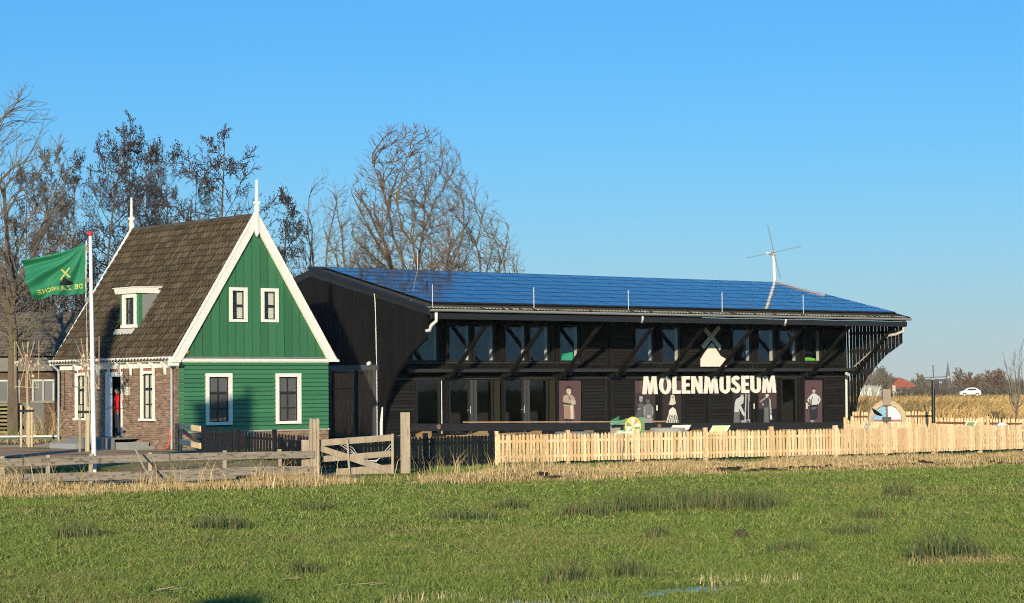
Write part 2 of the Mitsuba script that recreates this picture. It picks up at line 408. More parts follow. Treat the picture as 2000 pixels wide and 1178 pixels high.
# brick side wall with door and two windows (faces -x)
SIDE = Frame(HOU.p([0, 0, 0]), math.radians(40.65 - 90))     # x runs from the back corner (-HD) to the front corner (0), y inwards
sd_w = [(1.55, 2.48, 1.02, 2.78), (6.30, 7.13, 1.02, 2.77)]
sd_d = (3.75, 4.90, 0.45, 2.77)
sw = Polygon([(-HD, 0), (-0.001, 0), (-0.001, 3.1), (-HD, 3.1)]).difference(unary_union([sbox(-b + .06, z0 + .05, -a - .06, z1 - .06) for a, b, z0, z1 in sd_w] + [sbox(-4.84, 0.45, -3.81, 2.7)]))
swall = put('side_wall', MB(SIDE).prism(sw, 0.004, 0.22, MORTAR).ply('matte'), house)
m_h = [(a, b, z0, z1) for a, b, z0, z1 in sd_w + [sd_d]]
bricks(HOU, HD, 0.03, 2.86, m_h, 'brick', swall, False)
# gauged red lintels
for a, b, z0, z1 in sd_w + [sd_d]:
    n = 9; lm = MB(HOU)
    for i in range(n):
        u = a - 0.08 + (b - a + 0.16) * i / n
        lm.box(-0.018, 0.03, u + 0.004, u + (b - a + 0.16) / n - 0.004, z1 + 0.005, z1 + 0.21, vary((0.36, 0.15, 0.11), 0.1))
    put('lintel', lm.ply('matte'), swall)
put('inner_wall', MB(HOU).box(0.3, 0.32, 0.3, 3.7, 0.0, 3.0, (0.03, 0.03, 0.03)).box(0.3, 0.32, 5.0, HD - .2, 0.0, 3.0, (0.03, 0.03, 0.03)).box(2.0, 2.05, 2.8, 6.0, 0, 3.0, (0.02, 0.02, 0.02)).box(0.3, 2.0, 2.8, 2.85, 0, 3, (.02, .02, .02)).box(0.3, 2.0, 5.95, 6.0, 0, 3, (.02, .02, .02)).ply('matte'), house)
for i, (a, b, z0, z1) in enumerate(sd_w):
    window(house, SIDE, -b, -a, z0, z1, -0.012, (0.66, 0.32), True, ((0.0, 0.62), (0.0, 0.75))[i], sill=0.05, proud=0.04, fw=0.10)
a, b, z0, z1 = sd_d
# the leaf hangs on the left jamb and swings inwards
leaf = Frame(HOU.p([-0.055, 4.80, 0.45]), math.radians(40.65 - 17))
door = put('door', MB(leaf).box(-0.02, 0.02, -0.80, 0, 0.0, 2.15, (0.60, 0.62, 0.62)).ply('satin'), house, label='white panelled entrance door standing half open inwards')
for q0, q1 in ((0.12, 0.62), (0.74, 1.30), (1.42, 2.05)):
    put('door_panel', MB(leaf).box(-0.032, -0.019, -0.70, -0.10, q0, q1, (0.55, 0.58, 0.59)).ply('satin'), door)
put('handle', MB(leaf).box(-0.07, -0.02, -0.74, -0.71, 0.95, 1.12, (0.1, 0.1, 0.1)).ply('metal'), door)
put('door_frame', MB(HOU).box(-0.05, 0.14, a, a + 0.07, z0, z1, WHITE).box(-0.05, 0.14, b - 0.12, b, z0, z1, WHITE).box(-0.05, 0.14, a + 0.07, b - 0.12, z1 - 0.17, z1, WHITE).box(-0.05, 0.14, a + .07, b - .12, z0 - .03, z0 + 0.01, (0.3, 0.3, 0.29)).ply('satin'), house)
# eaves: white fascia, brackets, gutter
put('fascia', MB(HOU).box(-0.055, 0.0, 0.0, HD, 2.88, 3.10, WHITE).box(-0.30, -0.055, -0.06, HD + 0.1, 3.085, 3.12, WHITE).ply('satin'), house)
for i in range(9):
    y = 0.75 + i * 0.77
    put('bracket', MB(HOU).prism(Polygon([(-0.27, 3.084), (-0.055, 3.084), (-0.055, 2.62), (-0.10, 2.64), (-0.13, 2.86), (-0.24, 3.0)]), y - 0.045, y + 0.045, WHITE).ply('satin'), house)
put('gutter', MB(HOU).prism(Polygon([(-0.44, 3.25), (-0.30, 3.25), (-0.30, 3.125), (-0.38, 3.125), (-0.44, 3.18)]), -0.05, HD + 0.15, WHITE).box(-0.42, -0.02, -0.10, 0.03, 2.93, 3.125, WHITE).ply('satin'), house)
for y in (0.32, HD + 0.02):
    put('downpipe', MB(HOU).tube([[-0.36, y, 3.12], [-0.30, y, 3.02], [-0.10, y, 2.86], [-0.09, y, 2.7], [-0.09, y, 0.05]], 0.045, 10, GREY).ply('satin', True), house)
# roof: two slopes of overlapping tiles
TILE = np.array([(0, 0.004), (0.022, 0.062), (0.06, 0.066), (0.082, 0.014), (0.15, 0.0), (0.215, -0.012)])


def tiled_slope(fr, x_foot, z_foot, x_top, z_top, y0, y1, cut=None, nrow=22):
    m = MB(fr); L = math.hypot(x_top - x_foot, z_top - z_foot)
    ux, uz = (x_top - x_foot) / L, (z_top - z_foot) / L
    nx, nz = (-uz, ux) if x_top > x_foot else (uz, -ux)
    if nz < 0: nx, nz = -nx, -nz
    n = int(round((y1 - y0) / 0.212)); w = (y1 - y0) / n
    for r in range(nrow):
        s0, s1 = L * r / nrow - 0.03, L * (r + 1) / nrow + 0.02
        rowc = rng.normal(0, 0.05)
        for c in range(n):
            ya = y0 + c * w
            xm, zm = x_foot + ux * (s0 + s1) / 2, z_foot + uz * (s0 + s1) / 2
            if cut and cut(xm, ya + w / 2, zm): continue
            j = rng.normal(0, 0.004)
            pts = []
            for s, h in ((s0, 0.062 + j), (s1, 0.008 + j)):
                for yy, hh in TILE: pts.append([x_foot + ux * s + nx * (h + hh), ya + yy * w / 0.215, z_foot + uz * s + nz * (h + hh)])
            for yy, hh in TILE: pts.append([x_foot + ux * s0 + nx * (0.035 + hh), ya + yy * w / 0.215, z_foot + uz * s0 + nz * (0.030 + hh)])
            pts += pts[:6]
            f = []
            for q in range(5): f += [[q, q + 1, q + 7], [q, q + 7, q + 6], [12 + q, 13 + q, q + 19], [12 + q, q + 19, q + 18]]
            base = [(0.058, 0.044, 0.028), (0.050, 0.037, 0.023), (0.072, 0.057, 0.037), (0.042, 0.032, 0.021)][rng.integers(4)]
            # roll highlights, trough and row-gap shade painted into tile colours, with some dirt
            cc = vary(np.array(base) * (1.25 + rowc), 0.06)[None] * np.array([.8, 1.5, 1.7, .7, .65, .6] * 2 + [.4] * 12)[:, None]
            m.add(pts, f, cc)
    return m


dm = dict(a=0.52, y0=3.5, y1=4.82)
roof = put('roof', MB(HOU).prism(Polygon([(RL, 3.12), (RA, RZ - 0.04), (RR, 3.12), (RR - 0.14, 3.12), (RA, RZ - 0.26), (RL + 0.14, 3.12)]), -0.05, HD + 0.10, (0.06, 0.05, 0.04)).ply('matte'), house)
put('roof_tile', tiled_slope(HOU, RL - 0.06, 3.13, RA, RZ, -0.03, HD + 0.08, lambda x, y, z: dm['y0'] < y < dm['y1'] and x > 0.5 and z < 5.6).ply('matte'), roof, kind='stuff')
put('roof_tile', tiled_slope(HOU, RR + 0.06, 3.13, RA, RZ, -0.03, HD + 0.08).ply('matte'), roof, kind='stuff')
rt = MB(HOU)
for i in range(24):
    y = 0.06 + i * (HD - 0.06) / 24; th = np.linspace(0, np.pi, 7)
    pr_ = [(RA + 0.15 * math.cos(t), RZ - 0.06 + 0.14 * math.sin(t)) for t in th]
    rt.prism(Polygon(pr_), y, y + (HD - .06) / 24 - 0.012, vary((0.085, 0.065, 0.05), 0.12))
put('ridge_tile', rt.ply('matte', False), roof, kind='stuff')
# white barge boards, front and back, with the finials
for y0, y1, fy in ((-0.15, -0.06, -0.17), (HD + 0.10, HD + 0.17, HD + 0.2)):
    for sgn in (0, 1):
        if sgn == 0: P = [(RL, 3.13), (RA, RZ + 0.10), (RA, RZ - 0.42), (RL + 0.36, 3.13)]
        else: P = [(RR, 3.13), (RR - 0.36, 3.13), (RA, RZ - 0.42), (RA, RZ + 0.10)]
        put('barge_board', MB(HOU).prism(Polygon(P), y0, y1, WHITE).ply('satin'), house)
        Q = [(P[0][0], P[0][1]), (RA, RZ + 0.10), (RA, RZ + 0.14), (P[0][0] + (-0.03 if sgn == 0 else 0.03), P[0][1] + 0.0)]
        put('barge_capping', MB(HOU).prism(Polygon(Q), y0 - 0.03, y1 + 0.06, WHITE).ply('satin'), house)
    put('kneeler', MB(HOU).box(RR - 0.30, RR + 0.10, y0 - 0.02, y1 + 0.02, 3.07, 3.16, WHITE).box(RL - 0.08, RL + 0.3, y0 - 0.02, y1 + 0.02, 3.05, 3.155, WHITE).ply('satin'), house)
    fin = MB(HOU); F0 = 0.055
    fin.prism(Polygon([(RA - F0, 7.62), (RA, 7.52), (RA + F0, 7.62), (RA + F0, 8.40), (RA + .085, 8.44), (RA + .085, 8.56), (RA + .05, 8.60), (RA + .045, 8.66), (RA + .115, 8.67), (RA + .115, 8.77),
                       (RA + .035, 8.79), (RA + .028, 9.0), (RA + .016, 9.52), (RA, 9.55), (RA - .016, 9.52), (RA - .028, 9.0), (RA - .035, 8.79), (RA - .115, 8.77), (RA - .115, 8.67), (RA - .045, 8.66), (RA - .05, 8.60), (RA - .085, 8.56), (RA - .085, 8.44), (RA - F0, 8.40)]), fy - 0.04, fy + 0.06, WHITE)
    put('finial', fin.ply('satin'), house)
# dormer on the tiled side
A0 = dm['a']
dorm = put('dormer', MB(HOU).prism(Polygon([(A0 + 0.08, 4.36), (A0 + .08, 5.62), (1.42, 5.62)]), 3.52, 4.78, (0.24, 0.25, 0.24)).ply('matte'), house, label='small dormer with white hood and grey cheek on the tiled slope')
put('dormer_hood', MB(HOU).prism(Polygon([(A0 - 0.20, 5.80), (A0 - .14, 5.60), (1.36, 5.60), (1.52, 5.80)]), 3.42, 4.92, WHITE).prism(Polygon([(A0 - 0.24, 5.80), (A0 - .24, 5.83), (1.56, 5.86), (1.54, 5.80)]), 3.38, 4.96, WHITE).ply('satin'), dorm)
put('green_post', MB(HOU).box(A0, A0 + 0.14, 4.62, 4.80, 4.40, 5.60, GREEN).ply('satin'), dorm)
put('green_post', MB(HOU).box(A0, A0 + 0.14, 3.50, 3.66, 4.40, 5.60, GREEN).ply('satin'), dorm)
DF = Frame(HOU.p([A0, 0, 0]), math.radians(40.65 - 90))
window(dorm, DF, -4.62, -3.66, 4.36, 5.60, 0.0, (0.48,), True, (0.0, 0.55), sill=0.04, proud=0.04, fw=0.15)
ap = MB(HOU)
for i in range(6):
    y = 3.46 + i * 0.225
    ap.add(*(lambda mm: (mm.vertices, mm.faces))(trimesh.creation.extrude_polygon(Polygon([(0, 0), (0.11, -0.05), (0.22, 0), (0.22, 0.2), (0, 0.2)]), 0.02, engine='earcut').apply_transform(
        np.array([[0, 0.56, -0.83, A0 - 0.30], [1, 0, 0, y], [0, 0.83, 0.56, 4.15], [0, 0, 0, 1.0]]))), (0.55, 0.52, 0.46))
put('lead_apron', ap.ply('matte'), dorm)
# small things on the house
lamp = put('wall_lamp', mikit.ply(trimesh.creation.icosphere(2, 0.075).apply_translation(HOU.p([0.30, -0.06, 3.40])), rough((0.75, 0.20, 0.03), 0.3, 0.5), smooth=True), house, label='small round orange lamp low on the green gable')
pq = put('plaque', MB(HOU).box(-0.035, 0.0, 3.27, 3.56, 1.93, 2.22, (0.72, 0.70, 0.60)).ply('satin'), house, label='pale square sign on the bricks beside the door')
put('plaque_print', MB(HOU).box(-0.04, -0.036, 3.36, 3.47, 2.08, 2.16, (0.45, 0.42, 0.3)).box(-0.04, -0.036, 3.38, 3.41, 1.97, 2.03, (0.2, 0.2, 0.18)).box(-0.04, -0.036, 3.44, 3.46, 1.97, 2.03, (0.2, 0.2, 0.18)).ply('satin'), pq)
put('security_camera', MB(HOU).tube([[-0.02, 5.22, 2.72], [-0.2, 5.18, 2.66]], [0.05, 0.045], 8, (0.6, 0.6, 0.6)).box(-0.1, 0, 5.18, 5.26, 2.72, 2.82, (0.1, 0.1, 0.1)).ply('satin'), house)
put('corner_bracket', MB(HOU).tube([[-0.01, -0.06, 2.95], [0.10, -0.14, 2.93]], [0.09, 0.05], 10, (0.012, 0.012, 0.012)).ply('satin'), house)
put('chain', MB(HOU).tube([[-0.03, 7.95, 2.9], [-0.03, 7.95, 1.5]], 0.008, 5, (0.04, 0.04, 0.04)).box(-0.05, 0, 7.9, 8.0, 1.4, 1.5, (0.04, 0.04, 0.04)).ply('matte'), house)
# ------------------------------------------------------------------ the long black museum
ML, MT, MD = 27.86, 3.74, 16.84      # length, depth of the facade behind the gutter, full depth
PITCHR = 0.2306
zr = lambda t: 5.24 + PITCHR * (t if t < MD / 2 else MD - t)
mus = thing('museum_hall', 'long black boarded hall with solar roof, deep eaves and slanting struts', 'building')
curve = [(3.47, 0.0), (3.41, 0.32), (3.21, 1.19), (3.13, 1.47), (2.88, 1.95), (2.44, 2.56), (1.89, 3.02), (1.36, 3.45), (0.93, 3.68), (0.29, 4.03)]
def bl(r=None): return vary(BLACK, 0.16, r)


# left end wall: upright boards cut to the roof line and to the sweeping foot
prof = Polygon(curve + [(0.29, 5.2), (MD / 2, zr(MD / 2) - 0.06), (MD - 0.29, 5.2), (MD - 0.29, 4.03), (MD - 1.4, 3.45), (MD - 2.44, 2.56), (MD - 3.13, 1.47), (MD - 3.47, 0)])
vest = sbox(3.62, -0.1, 6.9, 3.05)
ew = put('end_wall', MB(MUS).prismx(prof.buffer(-0.03).difference(vest.buffer(-0.05)), 0.02, 0.12, (0.004, 0.004, 0.004)).ply('matte'), mus)
y = 0.29; k = 0
while y < MD - 0.3:
    w = 0.165
    b = sbox(y + 0.009, -0.1, y + w - 0.010, 9).intersection(prof).difference(vest)
    if not b.is_empty: put('board', MB(MUS).prismx(b, -0.022 - 0.012 * (k % 2), 0.03, bl() * [.85, .9, 1.0]).ply('matte'), ew)
    y += w; k += 1
# dark gable band under the verge and its white lightning conductor
put('verge_board', MB(MUS).prismx(Polygon([(0.0, 5.22), (MD / 2, zr(MD / 2) - 0.02), (MD, 5.22), (MD, 4.96), (MD / 2, zr(MD / 2) - 0.34), (0.0, 4.96)]), -0.09, -0.036, (0.018, 0.017, 0.016)).ply('satin'), mus)
put('conductor', MB(MUS).tube([[-0.12, t, zr(t) + 0.0] for t in (0.0, 3.9, 7.9)], 0.022, 6, (0.62, 0.58, 0.52)).tube([[-0.11, 3.72, zr(3.7)], [-0.09, 3.66, 5.5], [-0.07, 3.62, 3.0], [-0.07, 3.62, 0.0]], 0.020, 6, (0.62, 0.60, 0.57)).ply('satin'), mus)
for t in (1.2, 2.4, 4.6, 5.6, 6.5, 7.2): put('clip', MB(MUS).box(-0.15, -0.09, t - 0.04, t + 0.04, zr(t) - 0.05, zr(t) + 0.04, (0.7, 0.68, 0.62)).ply('satin'), mus)
# roof: corrugated sheets, capping, gutter
def corrugated(t0, t1, pitch=0.177, amp=0.025, side=1):
    n = int((ML + 0.3) / pitch); m = MB(MUS)
    xs = np.linspace(-0.15, ML + 0.15, n * 4 + 1); h = amp * np.cos(xs / pitch * 2 * np.pi)
    f = lambda t, dz: np.stack([np.clip(xs, 0.0, ML), np.full_like(xs, t), zr(t) + h + dz], 1)
    v = np.vstack([f(t0, 0), f(t1, 0), f(t0, -0.02)]); c = len(xs); i = np.arange(c - 1)
    F = np.vstack([np.stack([i, i + 1, i + 1 + c], 1), np.stack([i, i + 1 + c, i + c], 1), np.stack([i + 2 * c, i + 1 + 2 * c, i + 1], 1), np.stack([i + 2 * c, i + 1, i], 1)])
    return m.add(v, F, (0.045, 0.041, 0.032))


mroof = put('roof', MB(MUS).prismx(Polygon([(0.05, 5.18), (MD / 2, zr(MD / 2) - 0.06), (MD - 0.05, 5.18), (MD - 0.05, 5.05), (MD / 2, zr(MD / 2) - 0.30), (0.05, 5.05)]), -0.03, ML + 0.03, (0.022, 0.02, 0.02)).ply('matte'), mus)
put('corrugated_sheet', corrugated(-0.10, MD / 2 - 0.02).ply('matte', False), mroof)
put('corrugated_sheet', corrugated(MD + 0.10, MD / 2 + 0.02).ply('matte', False), mroof)
lich = MB(MUS)
for i in range(158):
    x = -0.15 + 0.177 * i
    if rng.random() < 0.85: lich.add([[x - .04, -0.115, zr(-.1) + 0.035], [x + .04, -0.115, zr(-.1) + 0.035], [x + .03, 0.10, zr(.10) + 0.034], [x - .03, 0.10, zr(.10) + 0.034], [x - .05, -0.118, zr(-.1) + 0.004], [x + .05, -0.118, zr(-.1) + 0.012]], [[0, 1, 2], [0, 2, 3], [4, 5, 1], [4, 1, 0]], vary((0.50, 0.44, 0.28), 0.2))
put('lichen', lich.ply('matte'), mroof, kind='stuff')
put('ridge_cap', MB(MUS).prismx(Polygon([(MD / 2 - 0.22, zr(8.2) + 0.035), (MD / 2, zr(MD / 2) + 0.10), (MD / 2 + 0.22, zr(8.2) + 0.035)]), -0.17, ML + 0.17, (0.03, 0.028, 0.026)).ply('matte'), mroof)
put('verge_cap', MB(MUS).prismx(Polygon([(-0.1, zr(-.1) + .03), (MD / 2, zr(MD / 2) + 0.10), (MD / 2, zr(MD / 2) - 0.1), (-0.1, 5.08)]), -0.18, -0.03, (0.012, 0.012, 0.011)).ply('satin'), mroof)
put('verge_cap', MB(MUS).prismx(Polygon([(-0.1, zr(-.1) + .03), (MD / 2, zr(MD / 2) + 0.10), (MD / 2, zr(MD / 2) - 0.1), (-0.1, 5.08)]), ML + 0.03, ML + 0.18, (0.012, 0.012, 0.011)).ply('satin'), mroof)
# solar panels, each one a part
NC, NR = 17, 8; s0, s1, t0, t1 = 0.42, ML - 0.04, 0.62, 8.22
cw, ch = (s1 - s0) / NC, (t1 - t0) / NR
for r in range(NR):
    for c in range(NC):
        a, b = s0 + c * cw + 0.022, s0 + (c + 1) * cw - 0.022; u, v = t0 + r * ch + 0.014, t0 + (r + 1) * ch - 0.014
        h = 0.12
        P = [[a, u, zr(u) + h + .014], [b, u, zr(u) + h + .014], [b, v, zr(v) + h], [a, v, zr(v) + h]]
        P += [[x, y_, z - 0.04] for x, y_, z in P]
        put('solar_panel', MB(MUS).add(P, [[0, 1, 2], [0, 2, 3], [4, 5, 1], [4, 1, 0], [5, 6, 2], [5, 2, 1], [6, 7, 3], [6, 3, 2], [7, 4, 0], [7, 0, 3]]).ply('solar_cell'), mroof)
rl = MB(MUS)
for r in range(NR + 1):
    t = t0 + r * ch
    rl.bar([s0, t, zr(t) + 0.075], [s1, t, zr(t) + 0.075], 0.05, 0.04, (0.012, 0.014, 0.02))
put('panel_rail', rl.ply('matte'), mroof, kind='stuff')
put('gutter', MB(MUS).prismx(Polygon([(-0.22, 5.17), (-0.10, 5.17), (-0.10, 5.085), (-0.19, 5.085), (-0.22, 5.11)]), -0.12, ML + 0.14, (0.20, 0.205, 0.21)).prismx(Polygon([(-0.235, 5.15), (-0.22, 5.15), (-0.22, 5.178), (-0.235, 5.178)]), -0.12, ML + 0.14, (0.34, 0.34, 0.33)).ply('satin'), mus)
put('eaves_board', MB(MUS).box(0.0, ML, -0.02, 0.06, 4.80, 5.03, (0.018, 0.018, 0.018)).ply('satin'), mus)
put('soffit', MB(MUS).box(0.12, ML - .12, 0.06, MT, 4.98, 5.02, (0.016, 0.015, 0.014)).ply('matte'), mus)
for s in (11.0, 19.6):
    put('gutter_outlet', MB(MUS).tube([[s, -0.15, 5.04], [s, -0.15, 4.90], [s + 0.10, 0.0, 4.84], [s + 0.12, 0.05, 4.78]], 0.045, 8, (0.66, 0.66, 0.64)).ply('satin', True), mus)
put('downpipe', MB(MUS).tube([[0.16, -0.15, 5.04], [0.16, -0.15, 4.72], [0.06, 0.05, 4.55], [0.02, 0.1, 4.36], [0.0, 0.30, 4.34]], 0.07, 10, (0.62, 0.62, 0.60)).ply('satin', True), mus, label='white elbowed rainwater pipe at the left gutter end')
put('downpipe', MB(MUS).tube([[ML - 0.05, 0.1, 5.04], [ML - 0.1, 0.12, 4.6], [ML - 0.2, 0.5, 4.45], [ML - .25, 0.9, 4.40]], 0.07, 10, (0.55, 0.53, 0.48)).tube([[ML - .25, 0.9, 4.40], [ML - .28, 3.1, 2.95]], 0.035, 8, (0.40, 0.37, 0.32)).ply('satin', True), mus)
put('downpipe', MB(MUS).tube([[ML - 0.30, MT - 0.12, 2.55], [ML - 0.30, MT - 0.12, 0.1]], 0.06, 10, (0.66, 0.64, 0.58)).ply('satin', True), mus, label='cream rain pipe at the right end of the facade')
put('downpipe', MB(MUS).tube([[-0.06, 3.25, 1.35], [-0.10, 3.27, 0.75], [-0.10, 3.27, -0.05]], [0.03, 0.065, 0.065], 10, (0.70, 0.70, 0.68)).ply('satin', True), mus, label='short white pipe at the foot of the left end wall')
for x in (0.31, 5.45, 10.6, 16.1, 21.2):
    put('lightning_rod', MB(MUS).tube([[x, 0.3, zr(0.3)], [x, 0.3, zr(0.3) + 0.86]], 0.017, 6, (0.62, 0.62, 0.62)).ply('satin'), mus)
put('lightning_rod', MB(MUS).tube([[5.5, 8.42, 7.2], [5.5, 8.42, 8.15]], 0.017, 6, (0.62, 0.58, 0.52)).ply('satin'), mus)
# facade: backing wall with openings, upright posts, lapped boards, glazing
UZ0, UZ1, LZ0, LZ1 = 3.20, 4.78, 0.18, 2.42
upw = [(0.5, 1.6), (1.75, 3.12), (3.66, 4.79), (4.98, 6.07), (6.64, 7.79), (7.98, 9.07), (9.64, 10.75), (14.02, 15.11), (15.66, 16.73), (20.05, 21.25), (21.72, 22.80), (23.11, 24.32), (24.80, 25.96)]
lowg = [(1.99, 3.19), (3.67, 4.74), (5.08, 5.96), (6.59, 7.62), (7.92, 8.97), (23.23, 24.26)]
fa = sbox(0.1, 0, ML - 0.1, 5.0).difference(unary_union([sbox(a, UZ0, b, UZ1) for a, b in upw] + [sbox(a, LZ0, b, LZ1) for a, b in lowg]))
fac = put('facade', MB(MUS).prism(fa, MT, MT + 0.14, (0.0075, 0.007, 0.0068)).ply('matte'), mus)
for s in (3.40, 6.36, 9.36, 12.44, 15.42, 18.35, 21.48, 24.56, 27.70):
    put('post', MB(MUS).box(s - 0.17, s - 0.09, MT - 0.05, MT, 0.1, 5.0, bl() * 1.5).box(s + 0.09, s + 0.17, MT - 0.05, MT, 0.1, 5.0, bl() * 1.5).ply('matte'), fac)


def lapped(s0, s1, z0, z1):
    p = put('board_panel', MB(MUS).box(s0 - 0.04, s1 + 0.04, MT - .0045, MT + .02, z0, z1, (.004, .004, .004)).ply('matte'), mus)
    for q0, q1 in ((s0 - .05, s0 - .003), (s1 + .003, s1 + .05)): put('trim', MB(MUS).box(q0, q1, MT - 0.05, MT - .005, z0, z1, bl() * 2).ply('matte'), p)
    z = z0
    while z < z1 - 0.03:
        h = min(0.145, z1 - z)
        put('board', MB(MUS).prismx(Polygon([(MT - 0.044, z + 0.004), (MT - .001, z + 0.004), (MT - .001, z + h - .024), (MT - 0.026, z + h - .024)]), s0, s1, bl() * 1.9).ply('matte'), p)
        z += 0.145


for s0_, s1_, z0_, z1_ in [(0.25, 1.85, 0.15, 2.42), (10.95, 12.22, 0.15, 2.42), (12.65, 13.92, 0.15, 2.42), (16.9, 18.15, 0.15, 2.42), (18.6, 19.95, 0.15, 2.42), (26.2, 27.5, 0.15, 2.42),
                           (10.95, 12.22, 3.05, 4.8), (12.65, 13.92, 3.05, 4.8), (16.9, 18.15, 3.05, 4.8), (18.6, 19.95, 3.05, 4.8), (26.2, 27.5, 3.05, 4.8)]: lapped(s0_, s1_, z0_, z1_)
put('batten', MB(MUS).box(0.2, ML - 0.2, MT - 0.075, MT - 0.002, 2.45, 2.50, (0.04, 0.038, 0.036)).ply('satin'), fac)
put('sill_board', MB(MUS).box(0.2, 10.8, MT - 0.05, MT - 0.002, 3.12, 3.165, (0.05, 0.046, 0.042)).box(14.0, 16.8, MT - 0.05, MT - 0.002, 3.12, 3.165, (0.05, 0.046, 0.042)).box(20.0, 26.0, MT - 0.05, MT - 0.002, 3.12, 3.165, (0.05, 0.046, 0.042)).ply('satin'), fac)
put('plinth', MB(MUS).box(0.1, ML - .1, MT - 0.10, MT - 0.001, 0.0, 0.14, (0.03, 0.028, 0.026)).ply('matte'), mus)


def glazing(a, b, z0, z1, glass, name, jamb=True, y=MT + 0.03):
    dk = (0.022, 0.021, 0.020); t = 0.05
    w = put(name, MB(MUS).box(a, a + t, y - 0.04, y + 0.06, z0, z1, dk).box(b - t, b, y - 0.04, y + 0.06, z0, z1, dk).box(a + t, b - t, y - 0.04, y + 0.06, z1 - t, z1, dk).box(a + t, b - t, y - 0.04, y + 0.06, z0, z0 + t, dk).ply('satin'), mus)
    put('pane', MB(MUS).add([[a + t, y, z0 + t], [b - t, y, z0 + t], [b - t, y, z1 - t], [a + t, y, z1 - t]], [[0, 1, 2], [0, 2, 3]]).ply(glass), w)
    if jamb: put('white_jamb', MB(MUS).box(b - t + 0.0, b - t + 0.02, y + 0.061, y + 0.26, z0 + t, z1 - t, (0.55, 0.54, 0.48)).ply('matte'), w)
    return w


for a, b in upw: glazing(a, b, UZ0, UZ1, 'coated_glass', 'upper_window')
for i, (a, b) in enumerate(lowg):
    w = glazing(a, b, LZ0, LZ1, 'door_glass', 'glass_door', False)
    if i in (1, 3): put('handle', MB(MUS).tube([[b - 0.02, MT - 0.07, 1.0], [b - .02, MT - 0.07, 1.32]], 0.02, 6, (0.75, 0.73, 0.68)).tube([[b - 0.02, MT - 0.07, 1.16], [b - .20, MT - 0.07, 1.16]], 0.018, 6, (0.7, 0.7, 0.66)).ply('metal'), w)
put('door_post', MB(MUS).box(4.75, 4.87, MT - 0.06, MT, 0.15, 2.42, (0.06, 0.06, 0.062)).box(4.93, 5.07, MT - 0.06, MT, 0.15, 2.42, (0.06, 0.06, 0.062)).ply('satin'), fac)
put('door_post', MB(MUS).box(7.63, 7.74, MT - 0.06, MT, 0.15, 2.42, (0.06, 0.06, 0.062)).box(7.80, 7.91, MT - 0.06, MT, 0.15, 2.42, (0.06, 0.06, 0.062)).ply('satin'), fac)
put('open_shutter', MB(MUS).box(9.02, 9.10, MT - 0.34, MT - 0.05, 0.18, 2.40, (0.030, 0.029, 0.018)).ply('matte'), mus)
put('open_shutter', MB(MUS).box(6.00, 6.08, MT - 0.34, MT - 0.05, 0.18, 2.40, (0.030, 0.029, 0.018)).ply('matte'), mus)
put('white_rod', MB(MUS).tube([[3.20, MT - 0.10, 0.2], [3.20, MT - 0.10, 2.40]], 0.022, 6, (0.62, 0.62, 0.60)).ply('satin'), mus)
# rooms behind the glass
put('green_canopy', MB(MUS).prism(Polygon([(9.85, 3.22), (10.74, 3.22), (10.74, 3.62), (10.5, 3.56), (9.9, 3.32)]), MT + .40, MT + .9, (.03, .40, .20)).ply('matte'), mus)
put('green_display', MB(MUS).prism(Polygon([(24.84, 3.22), (25.92, 3.22), (25.92, 3.36), (25.4, 3.42), (25.1, 3.38), (24.84, 3.34)]), MT + .35, MT + .8, (.16, .55, .05)).ply('matte'), mus)
put('room', MB(MUS).box(0.15, ML - .15, MT + 5.0, MT + 5.05, 0, 5.2, (0.02, 0.02, 0.02)).box(0.15, ML - 0.15, MT + 0.16, MT + 5, 2.75, 2.95, (0.05, 0.045, 0.04)).box(0.15, ML - 0.15, MT + 0.16, MT + 5, 0.0, 0.1, (0.03, 0.03, 0.03)).box(ML - .15, ML - .1, MT + .14, MT + 5, 0, 5.1, (.02, .02, .02)).box(0.13, 0.15, MT + .14, MT + 5, 0, 5.1, (.02, .02, .02)).ply('matte'), mus)
# the long rail and its slanting struts that carry the eaves
put('gallery_beam', MB(MUS).box(1.15, ML + 0.05, 3.10, 3.26, 2.74, 2.88, (0.032, 0.031, 0.031)).ply('satin'), mus)
for s in (0.25, 3.3, 6.3, 9.3, 12.35, 15.35, 18.35, 21.45, 24.5, 27.55):
    put('strut', MB(MUS).bar([s, 3.08, 2.58], [s, 0.42, 4.90], 0.12, 0.13, bl() * .8).ply('matte'), mus)
    if s > 1: put('cleat', MB(MUS).box(s + 0.08, s + 0.55, 3.16, 3.5, 2.60, 2.735, bl() * 1.3).box(s - .06, s + .06, 3.26, MT, 2.5, 2.74, bl()).ply('matte'), mus)
# right wing: a screen of spaced slats with the same sweep
scr = put('slatted_screen', MB(MUS).prismx(Polygon([(0.35, 4.5), (3.6, 4.5), (3.6, 4.62), (0.35, 4.62)]), ML - 0.06, ML - 0.0, (0.02, 0.019, 0.018)).prismx(Polygon([(1.0, 3.62), (3.6, 3.62), (3.6, 3.78), (0.8, 3.78)]), ML - 0.06, ML, (0.02, 0.019, 0.018))
          .prismx(Polygon([(2.25, 2.6), (3.7, 2.6), (3.7, 2.85), (2.05, 2.85)]), ML - 0.06, ML, (0.02, 0.019, 0.018)).ply('satin'), mus)
wing = Polygon(curve + [(0.29, 5.02), (3.62, 5.02), (3.62, 0)])
y = 0.30
while y < 3.6:
    b = sbox(y, -0.1, y + 0.186, 9).intersection(wing)
    put('slat', MB(MUS).prismx(b, ML + 0.002, ML + 0.03, bl()).ply('matte'), scr); y += 0.228
